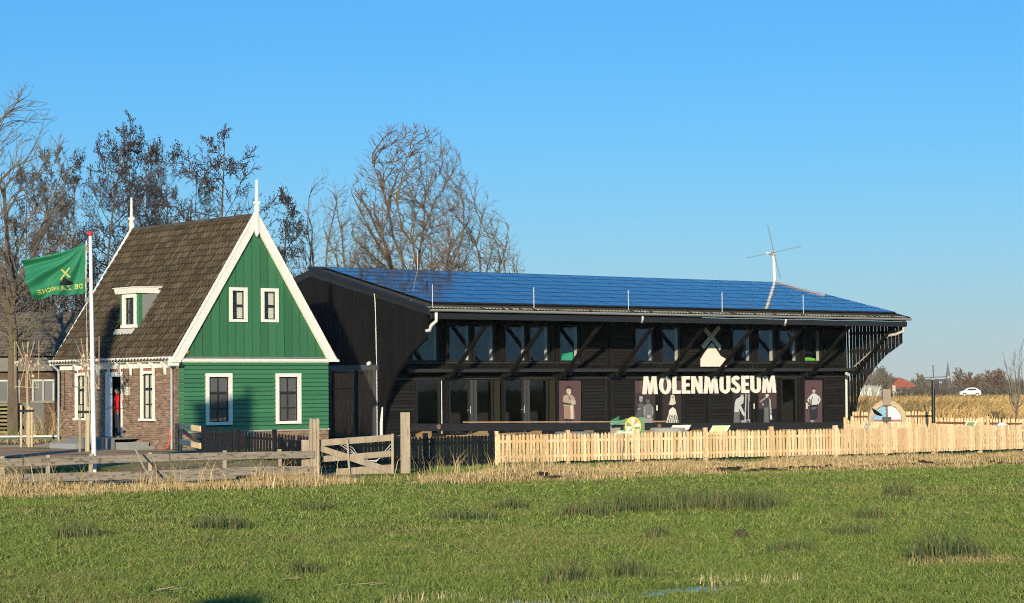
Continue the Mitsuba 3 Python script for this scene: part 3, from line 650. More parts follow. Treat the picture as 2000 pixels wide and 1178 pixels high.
put('back_wall', MB(MUS).box(ML - 0.12, ML - 0.02, MT + 0.15, MD - 3.5, 0, 5.2, (0.015, 0.014, 0.014)).box(0.13, ML - 0.12, MD - 3.6, MD - 3.5, 0, 5.2, (0.015, 0.014, 0.014)).ply('matte'), mus)
# glazed porch in the left end wall, bare boards behind the glass
vb = MB(MUS)
y = 3.66
por = put('glazed_porch', MB(MUS).box(-0.16, 0.02, 3.55, 6.95, 2.84, 3.06, (0.07, 0.08, 0.085)).box(-0.16, 0.0, 3.62, 3.76, 0, 2.92, (0.07, 0.08, 0.085)).box(-0.16, 0.0, 5.05, 5.13, 0, 2.92, (0.02, 0.022, 0.025)).box(-0.16, 0, 6.8, 6.92, 0, 2.92, (0.02, 0.022, 0.025)).box(-0.12, 0.0, 3.76, 5.05, 2.08, 2.12, (0.09, 0.09, 0.08)).box(-.12, 0, 5.13, 6.8, 2.08, 2.12, (0.02, 0.022, 0.025)).ply('satin'), mus)
k = 0
while y < 6.85:
    put('inner_board', MB(MUS).box(0.05 + 0.012 * (k % 2), 0.08, y + 0.004, y + 0.146, 0.0, 2.92, vary((0.062, 0.058, 0.054), 0.12)).ply('matte'), por); y += 0.15; k += 1
put('pane', MB(MUS).add([[-0.08, 3.76, 0], [-0.08, 6.8, 0], [-0.08, 6.8, 2.92], [-0.08, 3.76, 2.92]], [[0, 1, 2], [0, 2, 3]]).ply('window_glass'), por)
put('floodlight', MB(MUS).tube([[-0.2, 3.95, 3.12], [-0.3, 3.9, 3.1]], [0.09, 0.07], 8, (0.75, 0.74, 0.7)).ply('satin'), mus)
put('floodlight', MB(MUS).tube([[26.9, 3.0, 2.62], [26.9, 2.8, 2.55]], [0.09, 0.07], 8, (0.5, 0.5, 0.5)).ply('satin'), mus)
# ------------------------------------------------------------------ lettering on the facade
def strokes(lines, w): return unary_union([LineString(l).buffer(w / 2, cap_style=2, join_style=2) for l in lines])


W = 0.225
def ell(cx, cy, rx, ry): return affinity.scale(Point(cx, cy).buffer(1, 32), rx, ry)
def glyph(c):
    clip = sbox(-1, 0, 3, 1)
    if c == 'M': return Polygon([(0, 0), (.10, 1), (.33, 1), (.475, .42), (.62, 1), (.85, 1), (.95, 0), (.73, 0), (.685, .58), (.555, 0), (.395, 0), (.265, .58), (.22, 0)]), .95
    if c == 'O': return ell(.37, .5, .37, .52).difference(ell(.37, .5, .155, .345)), .74
    if c == 'L': return Polygon([(0, 0), (.50, 0), (.50, .20), (W, .20), (W, 1), (0, 1)]), .50
    if c == 'E': return Polygon([(0, 0), (.50, 0), (.50, .19), (W, .19), (W, .41), (.46, .41), (.46, .60), (W, .60), (W, .81), (.50, .81), (.50, 1), (0, 1)]), .50
    if c == 'N': return Polygon([(0, 0), (.20, 0), (.20, .56), (.47, 0), (.70, 0), (.70, 1), (.50, 1), (.50, .44), (.23, 1), (0, 1)]), .70
    if c == 'U': return unary_union([sbox(0, .33, W, 1), sbox(.46, .33, .46 + W, 1), ell(.3425, .33, .3425, .345).difference(ell(.3425, .33, .12, .15)).intersection(sbox(-1, -1, 2, .335))]), .685
    if c == 'S':
        th = np.linspace(0.35, 1.5 * np.pi, 26); top = [(.29 + .185 * math.cos(t), .735 + .165 * math.sin(t)) for t in th]
        th = np.linspace(0.5 * np.pi, -1.15 * np.pi + .35, 26); bot = [(.275 + .20 * math.cos(t), .285 + .185 * math.sin(t)) for t in th]
        return LineString(top[:-3] + bot[3:]).buffer(.105, cap_style=2), .56


sign = thing('lettering_sign', 'large white capital letters reading MOLENMUSEUM across the dark facade', 'sign')
x = 14.33; total = sum(glyph(c)[1] + 0.115 for c in 'MOLENMUSEUM') - 0.115
sx, sz = 8.40 / total, 0.80
for i, c in enumerate('MOLENMUSEUM'):
    g, w = glyph(c)
    g = affinity.translate(affinity.scale(g, sx, sz, origin=(0, 0)), x, 1.74)
    put('letter', MB(MUS).prism(g, MT - 0.16, MT - 0.10, WHITE).ply('satin'), sign, label=f'white capital {c}')
    x += (w + 0.115) * sx
logo = thing('windmill_emblem', 'white windmill emblem with crossed sails above the lettering', 'emblem')
put('mill_body', MB(MUS).prism(Polygon([(17.91, 2.97), (19.48, 2.97), (19.48, 3.32), (19.14, 3.46), (18.72, 3.96), (18.58, 4.06), (18.42, 3.90), (17.91, 3.30)]), MT - 0.16, MT - 0.10, WHITE).ply('satin'), logo)
for i, P in enumerate(([(18.04, 4.68), (18.20, 4.80), (19.20, 3.92), (19.12, 3.72)], [(19.02, 4.86), (19.18, 4.74), (18.12, 3.76), (17.94, 3.92)])):
    put('sail', MB(MUS).prism(Polygon(P), MT - 0.15 - 0.004 * i, MT - 0.11, WHITE).ply('satin'), logo)
POSTERS = [
    ('photograph poster of a man in a cap and long tan coat, hands folded', [
        ((0.115, 0.062, 0.066), [(9.58, 2.37), (10.80, 2.36), (10.77, 0.45), (9.55, 0.48)]),
        ((0.42, 0.33, 0.25), [(9.78, 1.69), (9.95, 1.76), (10.26, 1.75), (10.41, 1.65), (10.50, 1.41), (10.45, 1.31), (10.32, 1.33), (10.38, 1.21), (10.42, 0.72), (10.29, 0.69), (9.82, 0.74), (9.82, 1.25), (9.76, 1.38)]),
        ((0.36, 0.22, 0.15), [(9.83, 1.28), (10.17, 1.26), (10.16, 0.72), (9.83, 0.75)]),
        ((0.65, 0.58, 0.48), [(10.18, 1.28), (10.32, 1.31), (10.31, 0.72), (10.22, 0.70)]),
        ((0.5, 0.42, 0.36), [(10.23, 1.55), (10.39, 1.51), (10.47, 1.39), (10.34, 1.32), (10.21, 1.40)]),
        ((0.03, 0.02, 0.02), [(10.06, 1.75), (10.19, 1.55), (10.14, 1.53)]),
        ((0.06, 0.04, 0.04), [(9.74, 1.44), (10.25, 1.36), (10.21, 1.31), (9.72, 1.35)]),
        ((0.55, 0.4, 0.32), [(10.22, 1.92), (10.21, 1.85), (10.17, 1.80), (10.12, 1.77), (10.06, 1.77), (10.01, 1.80), (9.97, 1.86), (9.96, 1.92), (9.97, 1.99), (10.01, 2.05), (10.06, 2.07), (10.12, 2.07), (10.17, 2.04), (10.21, 1.99)]),
        ((0.03, 0.025, 0.025), [(9.90, 1.95), (9.94, 2.07), (10.11, 2.13), (10.25, 2.06), (10.28, 1.96), (10.13, 2.03), (9.97, 2.02)]),
        ((0.7, 0.6, 0.5), [(10.18, 1.82), (10.17, 1.79), (10.15, 1.77), (10.13, 1.76), (10.10, 1.76), (10.08, 1.77), (10.06, 1.79), (10.05, 1.82), (10.06, 1.85), (10.08, 1.87), (10.10, 1.88), (10.13, 1.88), (10.15, 1.87), (10.17, 1.85)]),
        ((0.025, 0.025, 0.03), [(9.87, 0.72), (10.04, 0.71), (10.05, 0.48), (9.88, 0.48)]),
        ((0.025, 0.025, 0.03), [(10.10, 0.70), (10.29, 0.69), (10.25, 0.48), (10.08, 0.48)]),
    ]),
    ('black and white poster of two working men in caps sitting side by side', [
        ((0.05, 0.034, 0.036), [(13.94, 2.35), (15.16, 2.34), (15.13, 0.41), (13.91, 0.43)]),
        ((0.1, 0.055, 0.06), [(13.96, 2.33), (15.15, 2.33), (15.14, 1.81), (13.95, 1.82)]),
        ((0.11, 0.11, 0.11), [(14.09, 1.27), (14.26, 1.37), (14.45, 1.31), (14.42, 0.91), (14.27, 0.67), (13.92, 0.71), (14.02, 0.92), (14.17, 1.06)]),
        ((0.34, 0.32, 0.3), [(14.39, 1.51), (14.38, 1.46), (14.35, 1.41), (14.31, 1.39), (14.26, 1.39), (14.22, 1.42), (14.19, 1.46), (14.18, 1.51), (14.19, 1.56), (14.22, 1.60), (14.26, 1.62), (14.31, 1.62), (14.35, 1.60), (14.38, 1.56)]),
        ((0.55, 0.53, 0.5), [(14.18, 1.60), (14.21, 1.65), (14.38, 1.64), (14.41, 1.58)]),
        ((0.36, 0.34, 0.32), [(14.06, 1.08), (14.23, 1.14), (14.25, 1.09), (14.09, 1.03)]),
        ((0.19, 0.19, 0.19), [(14.44, 1.23), (14.63, 1.31), (14.86, 1.31), (15.00, 1.15), (15.02, 0.84), (14.93, 0.70), (14.96, 0.43), (14.47, 0.44), (14.41, 0.84)]),
        ((0.13, 0.12, 0.12), [(14.81, 1.43), (14.80, 1.38), (14.77, 1.34), (14.73, 1.32), (14.67, 1.32), (14.63, 1.34), (14.60, 1.38), (14.59, 1.43), (14.60, 1.49), (14.63, 1.53), (14.68, 1.55), (14.73, 1.55), (14.77, 1.53), (14.80, 1.48)]),
        ((0.05, 0.05, 0.05), [(14.56, 1.49), (14.61, 1.58), (14.81, 1.57), (14.84, 1.48)]),
        ((0.32, 0.32, 0.32), [(14.48, 0.66), (14.95, 0.66), (14.96, 0.43), (14.48, 0.44)]),
        ((0.48, 0.46, 0.44), [(14.60, 0.79), (14.82, 0.80), (14.85, 0.71), (14.67, 0.68)]),
        ((0.3, 0.3, 0.3), [(14.47, 1.19), (14.51, 1.19), (14.50, 0.81), (14.44, 0.84)]),
        ((0.3, 0.3, 0.3), [(14.94, 1.15), (14.99, 1.12), (15.00, 0.85), (14.94, 0.84)]),
    ]),
    ('poster of a woman in a bonnet, white apron and striped skirt', [
        ((0.04, 0.026, 0.024), [(15.62, 2.34), (16.77, 2.33), (16.73, 0.39), (15.58, 0.41)]),
        ((0.09, 0.05, 0.055), [(15.64, 2.32), (16.74, 2.32), (16.73, 1.75), (15.63, 1.76)]),
        ((0.025, 0.02, 0.02), [(15.93, 1.24), (16.36, 1.26), (16.41, 0.99), (15.95, 1.00)]),
        ((0.66, 0.62, 0.48), [(16.10, 1.68), (16.20, 1.71), (16.33, 1.65), (16.34, 1.49), (16.40, 1.30), (16.19, 1.23), (15.96, 1.27), (16.06, 1.45)]),
        ((0.45, 0.36, 0.3), [(16.28, 1.59), (16.27, 1.56), (16.25, 1.54), (16.22, 1.52), (16.19, 1.53), (16.16, 1.54), (16.14, 1.56), (16.14, 1.59), (16.14, 1.63), (16.17, 1.65), (16.19, 1.66), (16.23, 1.66), (16.25, 1.65), (16.27, 1.62)]),
        ((0.66, 0.63, 0.52), [(15.96, 0.86), (16.43, 0.87), (16.55, 0.41), (15.77, 0.42)]),
        ((0.75, 0.72, 0.6), [(15.97, 1.00), (16.19, 1.15), (16.39, 1.03), (16.41, 0.84), (16.19, 0.78), (15.97, 0.84)]),
        ((0.1, 0.09, 0.08), [(16.00, 0.79), (16.04, 0.79), (15.92, 0.42), (15.87, 0.42)]),
        ((0.1, 0.09, 0.08), [(16.09, 0.78), (16.12, 0.78), (16.07, 0.42), (16.02, 0.42)]),
        ((0.1, 0.09, 0.08), [(16.18, 0.78), (16.21, 0.78), (16.22, 0.41), (16.17, 0.41)]),
        ((0.1, 0.09, 0.08), [(16.26, 0.78), (16.30, 0.78), (16.37, 0.41), (16.32, 0.41)]),
        ((0.1, 0.09, 0.08), [(16.35, 0.78), (16.38, 0.78), (16.52, 0.41), (16.47, 0.41)]),
    ]),
    ('black and white poster of a man in a pale shirt bending over a bucket', [
        ((0.035, 0.026, 0.025), [(20.03, 2.32), (21.15, 2.31), (21.11, 0.30), (20.00, 0.32)]),
        ((0.55, 0.55, 0.54), [(20.37, 1.52), (20.52, 1.61), (20.71, 1.55), (20.64, 1.26), (20.49, 1.19), (20.76, 0.75), (20.66, 0.66), (20.36, 1.05), (20.38, 0.86), (20.07, 0.86), (20.11, 1.30), (20.22, 1.47)]),
        ((0.5, 0.47, 0.45), [(20.69, 1.60), (20.68, 1.56), (20.65, 1.53), (20.61, 1.51), (20.57, 1.51), (20.53, 1.53), (20.50, 1.56), (20.49, 1.60), (20.50, 1.63), (20.53, 1.66), (20.57, 1.68), (20.61, 1.68), (20.65, 1.66), (20.68, 1.63)]),
        ((0.15, 0.15, 0.15), [(20.06, 0.87), (20.43, 0.87), (20.38, 0.61), (20.45, 0.32), (20.02, 0.33)]),
        ((0.45, 0.45, 0.45), [(20.80, 1.71), (20.86, 1.71), (20.78, 0.32), (20.71, 0.32)]),
        ((0.35, 0.35, 0.36), [(20.96, 1.71), (21.00, 1.71), (21.00, 0.46), (20.95, 0.46)]),
        ((0.25, 0.25, 0.26), [(21.02, 1.71), (21.06, 1.71), (21.09, 1.37), (21.06, 1.35)]),
        ((0.33, 0.33, 0.33), [(20.47, 0.47), (21.07, 0.53), (21.05, 0.31), (20.52, 0.32)]),
        ((0.08, 0.08, 0.08), [(20.81, 0.46), (20.99, 0.47), (20.98, 0.35), (20.83, 0.35)]),
    ]),
    ('poster of a woman in a long dark dress with one hand on her hip', [
        ((0.012, 0.011, 0.012), [(21.66, 2.31), (22.87, 2.30), (22.83, 0.28), (21.62, 0.30)]),
        ((0.085, 0.045, 0.05), [(21.68, 2.29), (22.85, 2.29), (22.83, 0.99), (21.66, 1.00)]),
        ((0.055, 0.055, 0.055), [(21.92, 1.43), (22.13, 1.54), (22.34, 1.54), (22.42, 1.10), (22.43, 0.73), (22.37, 0.29), (21.94, 0.30), (21.99, 1.06)]),
        ((0.15, 0.15, 0.15), [(22.03, 1.06), (22.30, 1.06), (22.29, 0.36), (22.01, 0.37)]),
        ((0.55, 0.5, 0.46), [(22.31, 1.59), (22.30, 1.56), (22.27, 1.52), (22.23, 1.51), (22.19, 1.51), (22.15, 1.52), (22.12, 1.56), (22.11, 1.60), (22.12, 1.64), (22.15, 1.67), (22.19, 1.69), (22.24, 1.68), (22.27, 1.67), (22.30, 1.63)]),
        ((0.62, 0.6, 0.56), [(22.13, 1.68), (22.30, 1.68), (22.32, 1.61), (22.11, 1.60)]),
        ((0.4, 0.37, 0.33), [(22.34, 1.50), (22.44, 1.39), (22.49, 0.76), (22.41, 0.75), (22.36, 1.17)]),
        ((0.32, 0.3, 0.28), [(22.10, 1.55), (21.71, 1.33), (21.73, 1.28), (22.10, 1.46)]),
        ((0.66, 0.66, 0.64), [(22.40, 0.73), (22.49, 0.69), (22.52, 0.49), (22.39, 0.50)]),
        ((0.45, 0.43, 0.4), [(21.87, 1.25), (21.98, 1.21), (21.96, 1.15), (21.88, 1.17)]),
    ]),
    ('poster of a man in a cap, white shirt and dark apron, hands on hips', [
        ((0.115, 0.062, 0.066), [(24.80, 2.31), (25.96, 2.31), (25.91, 0.19), (24.75, 0.21)]),
        ((0.62, 0.62, 0.6), [(25.08, 1.55), (25.29, 1.69), (25.46, 1.67), (25.75, 1.54), (25.84, 1.37), (25.67, 1.16), (25.55, 1.20), (25.62, 1.36), (25.58, 1.12), (25.12, 1.13), (25.15, 1.36), (25.04, 1.24), (24.90, 1.38)]),
        ((0.1, 0.06, 0.06), [(25.02, 1.40), (25.11, 1.44), (25.12, 1.32), (25.05, 1.29)]),
        ((0.1, 0.06, 0.06), [(25.64, 1.44), (25.72, 1.38), (25.67, 1.31), (25.63, 1.34)]),
        ((0.03, 0.03, 0.032), [(25.07, 1.14), (25.59, 1.15), (25.60, 0.53), (25.43, 0.42), (25.13, 0.42), (25.06, 0.62)]),
        ((0.12, 0.12, 0.12), [(25.17, 1.02), (25.52, 1.04), (25.49, 0.95), (25.20, 0.91)]),
        ((0.5, 0.42, 0.37), [(25.46, 1.80), (25.45, 1.75), (25.42, 1.72), (25.39, 1.70), (25.34, 1.70), (25.31, 1.72), (25.28, 1.75), (25.28, 1.80), (25.29, 1.84), (25.31, 1.88), (25.35, 1.90), (25.39, 1.90), (25.43, 1.88), (25.45, 1.84)]),
        ((0.03, 0.03, 0.03), [(25.21, 1.89), (25.25, 1.97), (25.45, 1.95), (25.48, 1.88)]),
        ((0.36, 0.36, 0.36), [(25.14, 0.42), (25.24, 0.42), (25.23, 0.22), (25.12, 0.22)]),
        ((0.25, 0.25, 0.25), [(25.27, 0.42), (25.35, 0.42), (25.32, 0.22), (25.26, 0.22)]),
        ((0.05, 0.05, 0.05), [(25.23, 1.51), (25.27, 1.55), (25.16, 1.14), (25.12, 1.14)]),
    ]),
]
for lab, layers in POSTERS:
    p = None
    for i, (c, poly) in enumerate(layers):
        m = MB(MUS).prism(Polygon(poly).buffer(0), MT - 0.052 - 0.003 * i, MT - 0.02 if i == 0 else MT - 0.051, c).ply('satin')
        if i == 0: p = put('poster', m, None, lab, 'poster', 'photograph posters on the museum facade')
        else: put('print', m, p)
    x1 = max(q[0] for q in layers[0][1])
put('door_handle', MB(MUS).box(24.83, 24.87, MT - 0.12, MT - 0.05, 0.95, 1.25, (0.6, 0.58, 0.55)).box(24.87, 25.0, MT - 0.12, MT - 0.09, 1.10, 1.14, (0.6, 0.58, 0.55)).ply('satin'), mus)
for s in (15.22, 21.32):
    put('name_plate', MB(MUS).box(s, s + 0.06, MT - 0.07, MT - .02, 1.0, 1.25, (0.7, 0.66, 0.5)).ply('satin'), mus)
# ------------------------------------------------------------------ picket fences
def lerp(a, b, t): return np.array(a) * (1 - t) + np.array(b) * t


PK = None
def picket_shape(h, w=0.072, t=0.02, round_=0.0):
    if round_: top = [(w / 2, h - 0.05), (w * .36, h - .02), (0, h), (-w * .36, h - .02), (-w / 2, h - .05)]
    else: top = [(w / 2, h - 0.05), (w * 0.12, h), (-w * 0.12, h), (-w / 2, h - 0.05)]
    return trimesh.creation.extrude_polygon(Polygon([(-w / 2, 0), (w / 2, 0)] + top), t, engine='earcut').apply_transform(np.array([[1, 0, 0, 0], [0, 0, 1, -t / 2], [0, 1, 0, 0], [0, 0, 0, 1.0]]))


def picket_fence(name, label, pts, mat, drop=0.0, step=0.10, h=0.74, z0=0.07, w=0.072, post_step=2.0, post_h=0.90, rails_front=False, cols=None, post_mat=None, group=None, post_col=(1, 1, 1), rail_col=False):
    """pts: ground points; the sunny side is the right-hand side of the walk from the first to the last."""
    f = thing(name, label, 'fence', group)
    if cols: shapes = []
    r = np.random.default_rng(len(scene))
    P = [np.array([*p, 0.0]) for p in pts]
    base = picket_shape(h, w)
    var = [mikit.ply(base, mat, color=np.broadcast_to(vary(cols, 0.2, r), (len(base.vertices), 3))) if cols else mikit.ply(base, mat) for _ in range(5 if cols else 1)]
    acc = 0.0
    for a, b in zip(P[:-1], P[1:]):
        L = np.linalg.norm(b - a); ang = math.degrees(math.atan2(b[1] - a[1], b[0] - a[0])); u = (b - a) / L; nrm = np.array([u[1], -u[0], 0])
        fr = Frame(a, math.radians(ang)); sd = 1 if rails_front else -1
        for zc in (z0 + 0.14, z0 + h - 0.19):
            put('rail', MB(fr).bar([0, -sd * 0.034, zc], [L, -sd * 0.034, zc - drop], 0.045, 0.07, (.16, .075, .04) if rail_col else post_col).ply('matte' if rail_col else post_mat or mat), f)
        n = int(L / step)
        for i in range(n):
            q = fr.p([(i + 0.5) * L / n + r.normal(0, 0.003), 0, z0 - drop * (i + 0.5) / n + r.normal(0, 0.009)])
            put('picket', {**var[i * 7 % len(var)], 'to_world': T().translate(q.tolist()).rotate([0, 0, 1], ang).rotate([0, 1, 0], r.normal(0, 0.9))}, f)
        m = max(1, round(L / post_step))
        for i in range(m + 1):
            x = L * i / m
            put('post', MB(fr).box(x - 0.05, x + 0.05, -sd * 0.058 - sd * 0.10, -sd * 0.058, -0.1, post_h, post_col).ply(post_mat or mat), f)
    return f


FR0, FR1, FR2 = (-0.42, 57.2), (9.21, 61.16), (17.2, 66.4)
picket_fence('picket_fence', 'long new pale wooden picket fence running along the edge of the pasture', [FR0, FR1, FR2], 'fresh_wood')
picket_fence('picket_fence', 'pale wooden picket fence between the front fence and the painted wheel', [(10.75, 69.9), (14.6, 67.2)], 'fresh_wood', z0=.19, drop=.22, post_h=1.0)
picket_fence('picket_fence', 'pale picket fence behind the painted wheel, rails towards the pasture', [(12.5, 79.4), (15.45, 79.0)], 'fresh_wood', z0=.13, h=.95, rails_front=True, rail_col=True)
picket_fence('picket_fence', 'far pale picket fence in front of the tall reeds at the right', [(15.0, 76.6), (20.4, 75.4)], 'fresh_wood', z0=.14, drop=.12, rails_front=True, rail_col=True)
picket_fence('black_picket_fence', 'black picket fence continuing the pale fence leftwards behind the field gate', [(-5.6, 52.4), (-0.5, 57.1)], 'satin', cols=BLACK, step=0.118, w=0.09, post_col=BLACK)
picket_fence('black_picket_fence', 'black picket fence running from the house corner to the tall gate post', [(-9.45, 65.3), (-5.85, 61.6)], 'satin', cols=(.02,.015,.012), step=0.14, w=0.085, drop=0.22, z0=0.10, h=0.85, post_col=BLACK)
gp = thing('gate_post', 'short black slatted gate end beside the house downpipe', 'gate post')
for k in range(3): put('picket', MB().box(-11.32 + k * 0.09, -11.25 + k * 0.09, 72.0, 72.03, 0.05, 0.98, BLACK).ply('satin'), gp)
lg = thing('wooden_gate', 'pale two rail wooden gate between the house corner and black fence', 'gate')
a0, a1 = np.array([-11.1, 71.6, 0]), np.array([-9.5, 65.4, 0])
for zc, h in ((0.90, 0.17), (0.38, 0.17)): put('rail', MB().bar(lerp(a0, a1, 0) + [0, 0, zc], a1 + [0, 0, zc], 0.04, h).ply('fresh_wood'), lg)
put('stile', MB().bar(lerp(a0, a1, .05) + [0, 0, 0.05], lerp(a0, a1, .05) + [0, 0, 0.98], 0.10, 0.06, up=(1, 0, 0)).ply('fresh_wood'), lg)
put('brace', MB().bar(a0 + [0, 0.05, 0.82], a1 + [0, 0.05, 0.42], 0.04, 0.12, (0.05, 0.045, 0.04)).ply('satin'), lg)
# weathered rail fence and field gate
rf = thing('rail_fence', 'grey weathered two rail timber fence in the dry grass, left', 'fence')
A_, B_ = np.array([-12.6, 45.9, 0]), np.array([-4.72, 50.75, 0])
u_ = (B_ - A_) / np.linalg.norm(B_ - A_); n_ = np.array([u_[1], -u_[0], 0])
LT = np.linalg.norm(B_ - A_)
RAILS = [(0.0, 0.235, 0.53, .17), (0.24, 0.605, 0.53, .17), (0.608, 1.0, 0.535, .165), (0.0, 0.235, 0.165, .18), (0.24, 0.55, 0.165, .18), (0.555, 0.86, 0.17, .185), (0.865, 1.0, 0.16, .2)]
for k, (s, t, zc, h) in enumerate(RAILS):
    put('rail', MB().bar(lerp(A_, B_, s) + n_ * 0.07 + [0, 0, zc + 0.012 * (-1) ** k], lerp(A_, B_, t) + n_ * 0.07 + [0, 0, zc - 0.012 * (-1) ** k], 0.04, h).ply('rail_wood'), rf)
put('rail', MB().bar(lerp(A_, B_, .56) + n_ * 0.10 + [0, 0, 0.04], lerp(A_, B_, .78) + n_ * 0.10 + [0, 0, 0.06], 0.04, 0.10).ply('rail_wood'), rf)
for s in (0.05, 0.19, 0.30, 0.405, 0.56, 0.755, 0.91):
    put('post', MB().bar(lerp(A_, B_, s) + [0, 0, -0.2], lerp(A_, B_, s) + [rng.normal(0, .02), 0, 0.66], 0.09, 0.09, up=(1, 0, 0)).ply('weathered_wood'), rf)
fg = thing('field_gate', 'weathered timber field gate with diagonal brace between two posts', 'gate')
G0, G1 = np.array([-4.58, 51.0, 0]), np.array([-2.86, 51.75, 0])
for zc, h, s in ((0.78, 0.15, 0.0), (0.40, 0.14, 0.05), (0.05, 0.22, 0.22)):
    put('rail', MB().bar(lerp(G0, G1, s) + [0, 0, zc], lerp(G0, G1, 1.0) + [0, 0, zc + .10 * (1 - s)], 0.045, h).ply('weathered_wood'), fg)
put('brace', MB().bar(lerp(G0, G1, 0.0) + [0, -0.05, 0.66], lerp(G0, G1, 0.98) + [0, -0.05, 0.06], 0.04, 0.14).ply('weathered_wood'), fg)
put('stile', MB().bar(lerp(G0, G1, 0.40) + [0, -0.095, -0.05], lerp(G0, G1, 0.37) + [0, -0.095, 0.87], 0.11, 0.045, up=(1, 0, 0)).ply('weathered_wood'), fg)
put('stile', MB().bar(lerp(G0, G1, 0.98) + [0, -0.10, 0.0], lerp(G0, G1, 0.98) + [0, -0.10, 0.97], 0.17, 0.06, up=(1, 0, 0)).ply('weathered_wood'), fg)
for k in range(3):
    q = [lerp(G0, G1, t) + [0, 0.04, zz] for t, zz in ((0.22 + .05 * k, 0.78), (0.34 + .05 * k, 0.64), (0.55, 0.38 - .02 * k), (0.75, 0.30 + .02 * k), (0.95, 0.72 - .1 * k))]
    put('rope', MB().tube(q, 0.008, 5, (0.62, 0.60, 0.56)).ply('matte'), fg)
for (x, y, z, w, lab) in ((-4.70, 50.85, 1.36, 0.235, 'square weathered gate post at the end of the rail fence'), (-2.60, 51.8, 1.48, 0.225, 'tallest weathered gate post, right of the field gate')):
    p = thing('gate_post', lab, 'gate post')
    fr = Frame((x, y, 0), math.radians(8))
    n = 3 if x < -4 else 1
    for k in range(n):
        put('timber', MB(fr).box(-w / 2 + k * w / n + .004, -w / 2 + (k + 1) * w / n - .004, -w / 2, w / 2, -0.3, z - 0.01 * (k % 2)).ply('weathered_wood'), p)
    if x < -4: put('timber', MB(fr).box(-0.30, -w / 2 - .004, -0.08, 0.06, -0.3, 0.86).ply('weathered_wood'), p)
    else: put('wire', MB(fr).tube([[w / 2 * 1.05 * a, -w / 2 * 1.05 * b, 0.52] for a, b in ((-1, -1), (-1, 1), (1, 1), (1, -1), (-1, -1))], 0.007, 5, (0.3, 0.28, 0.25)).tube([[w / 2 * 1.05 * a, -w / 2 * 1.05 * b, 0.93] for a, b in ((-1.6, 1), (-1, 1), (1, 1.05), (1, -1))], 0.007, 5, (0.4, 0.36, 0.3)).ply('satin'), p)
st = put('leaning_stake', MB().tube([[-8.4, 47.9, 0.75], [-8.05, 47.0, 0.35], [-7.55, 46.2, -0.05]], [0.022, 0.02, 0.015], 6, (0.42, 0.34, 0.22)).ply('matte'), label='thin pale stake leaning against the rail fence', cat='stake')
put('leaning_stake', MB().tube([[2.62, 52.6, 0.02], [2.78, 54.5, 0.55], [2.9, 56.2, 1.02]], [0.018, 0.016, 0.012], 6, (0.42, 0.34, 0.22)).ply('matte'), label='thin pale stick leaning on the new picket fence', cat='stake')
# ------------------------------------------------------------------ things in the yard
sp = thing('entrance_steps', 'grey plank platform with steps before the open house door', 'steps')
WD = (0.20, 0.20, 0.185)
for k in range(7): put('plank', MB(HOU).box(-1.05 + k * 0.147, -1.05 + k * 0.147 + 0.14, 2.55, 5.75, 0.38, 0.42, vary(WD, .1)).ply('matte'), sp)
put('riser', MB(HOU).box(-1.06, -1.03, 2.55, 5.75, 0.0, 0.379, vary(WD, .1) * .8).ply('matte'), sp)
put('step', MB(HOU).box(-1.0, -0.1, 1.80, 2.54, 0.0, 0.28, vary(WD, .1) * 1.3).ply('matte'), sp)
put('step', MB(HOU).box(-1.1, -0.05, 1.45, 1.79, 0.0, 0.14, vary(WD, .1) * 1.3).ply('matte'), sp)
put('step', MB(HOU).box(-1.45, -1.07, 4.60, 6.45, 0.0, 0.20, (0.30, 0.31, 0.31)).ply('matte'), sp)
put('ramp', MB(HOU).prismx(Polygon([(5.76, 0.0), (5.76, 0.40), (8.6, 0.06), (8.6, 0.0)]), -1.0, -0.1, (0.22, 0.19, 0.16)).ply('matte'), sp)
# person in a red jacket standing in the doorway
def skin_mesh(bones, edge=0.03, it=6):
    s = None
    for (p, r), (q, t) in bones:
        a = m3.Manifold.sphere(r, 16).translate(list(map(float, p))); b = m3.Manifold.sphere(t, 16).translate(list(map(float, q)))
        h = m3.Manifold.batch_hull([a, b]); s = h if s is None else s + h
    m = s.refine_to_length(edge).to_mesh()
    t = trimesh.Trimesh(m.vert_properties[:, :3], m.tri_verts)
    return trimesh.smoothing.filter_taubin(t, iterations=it)


PF = Frame(HOU.p([0.03, 4.16, 0.46]), math.radians(40.65 - 90))   # the person faces -y of this frame (out of the door)
def body(*b, **k):
    m = skin_mesh(b, **k); m.vertices = PF.p(m.vertices); return m


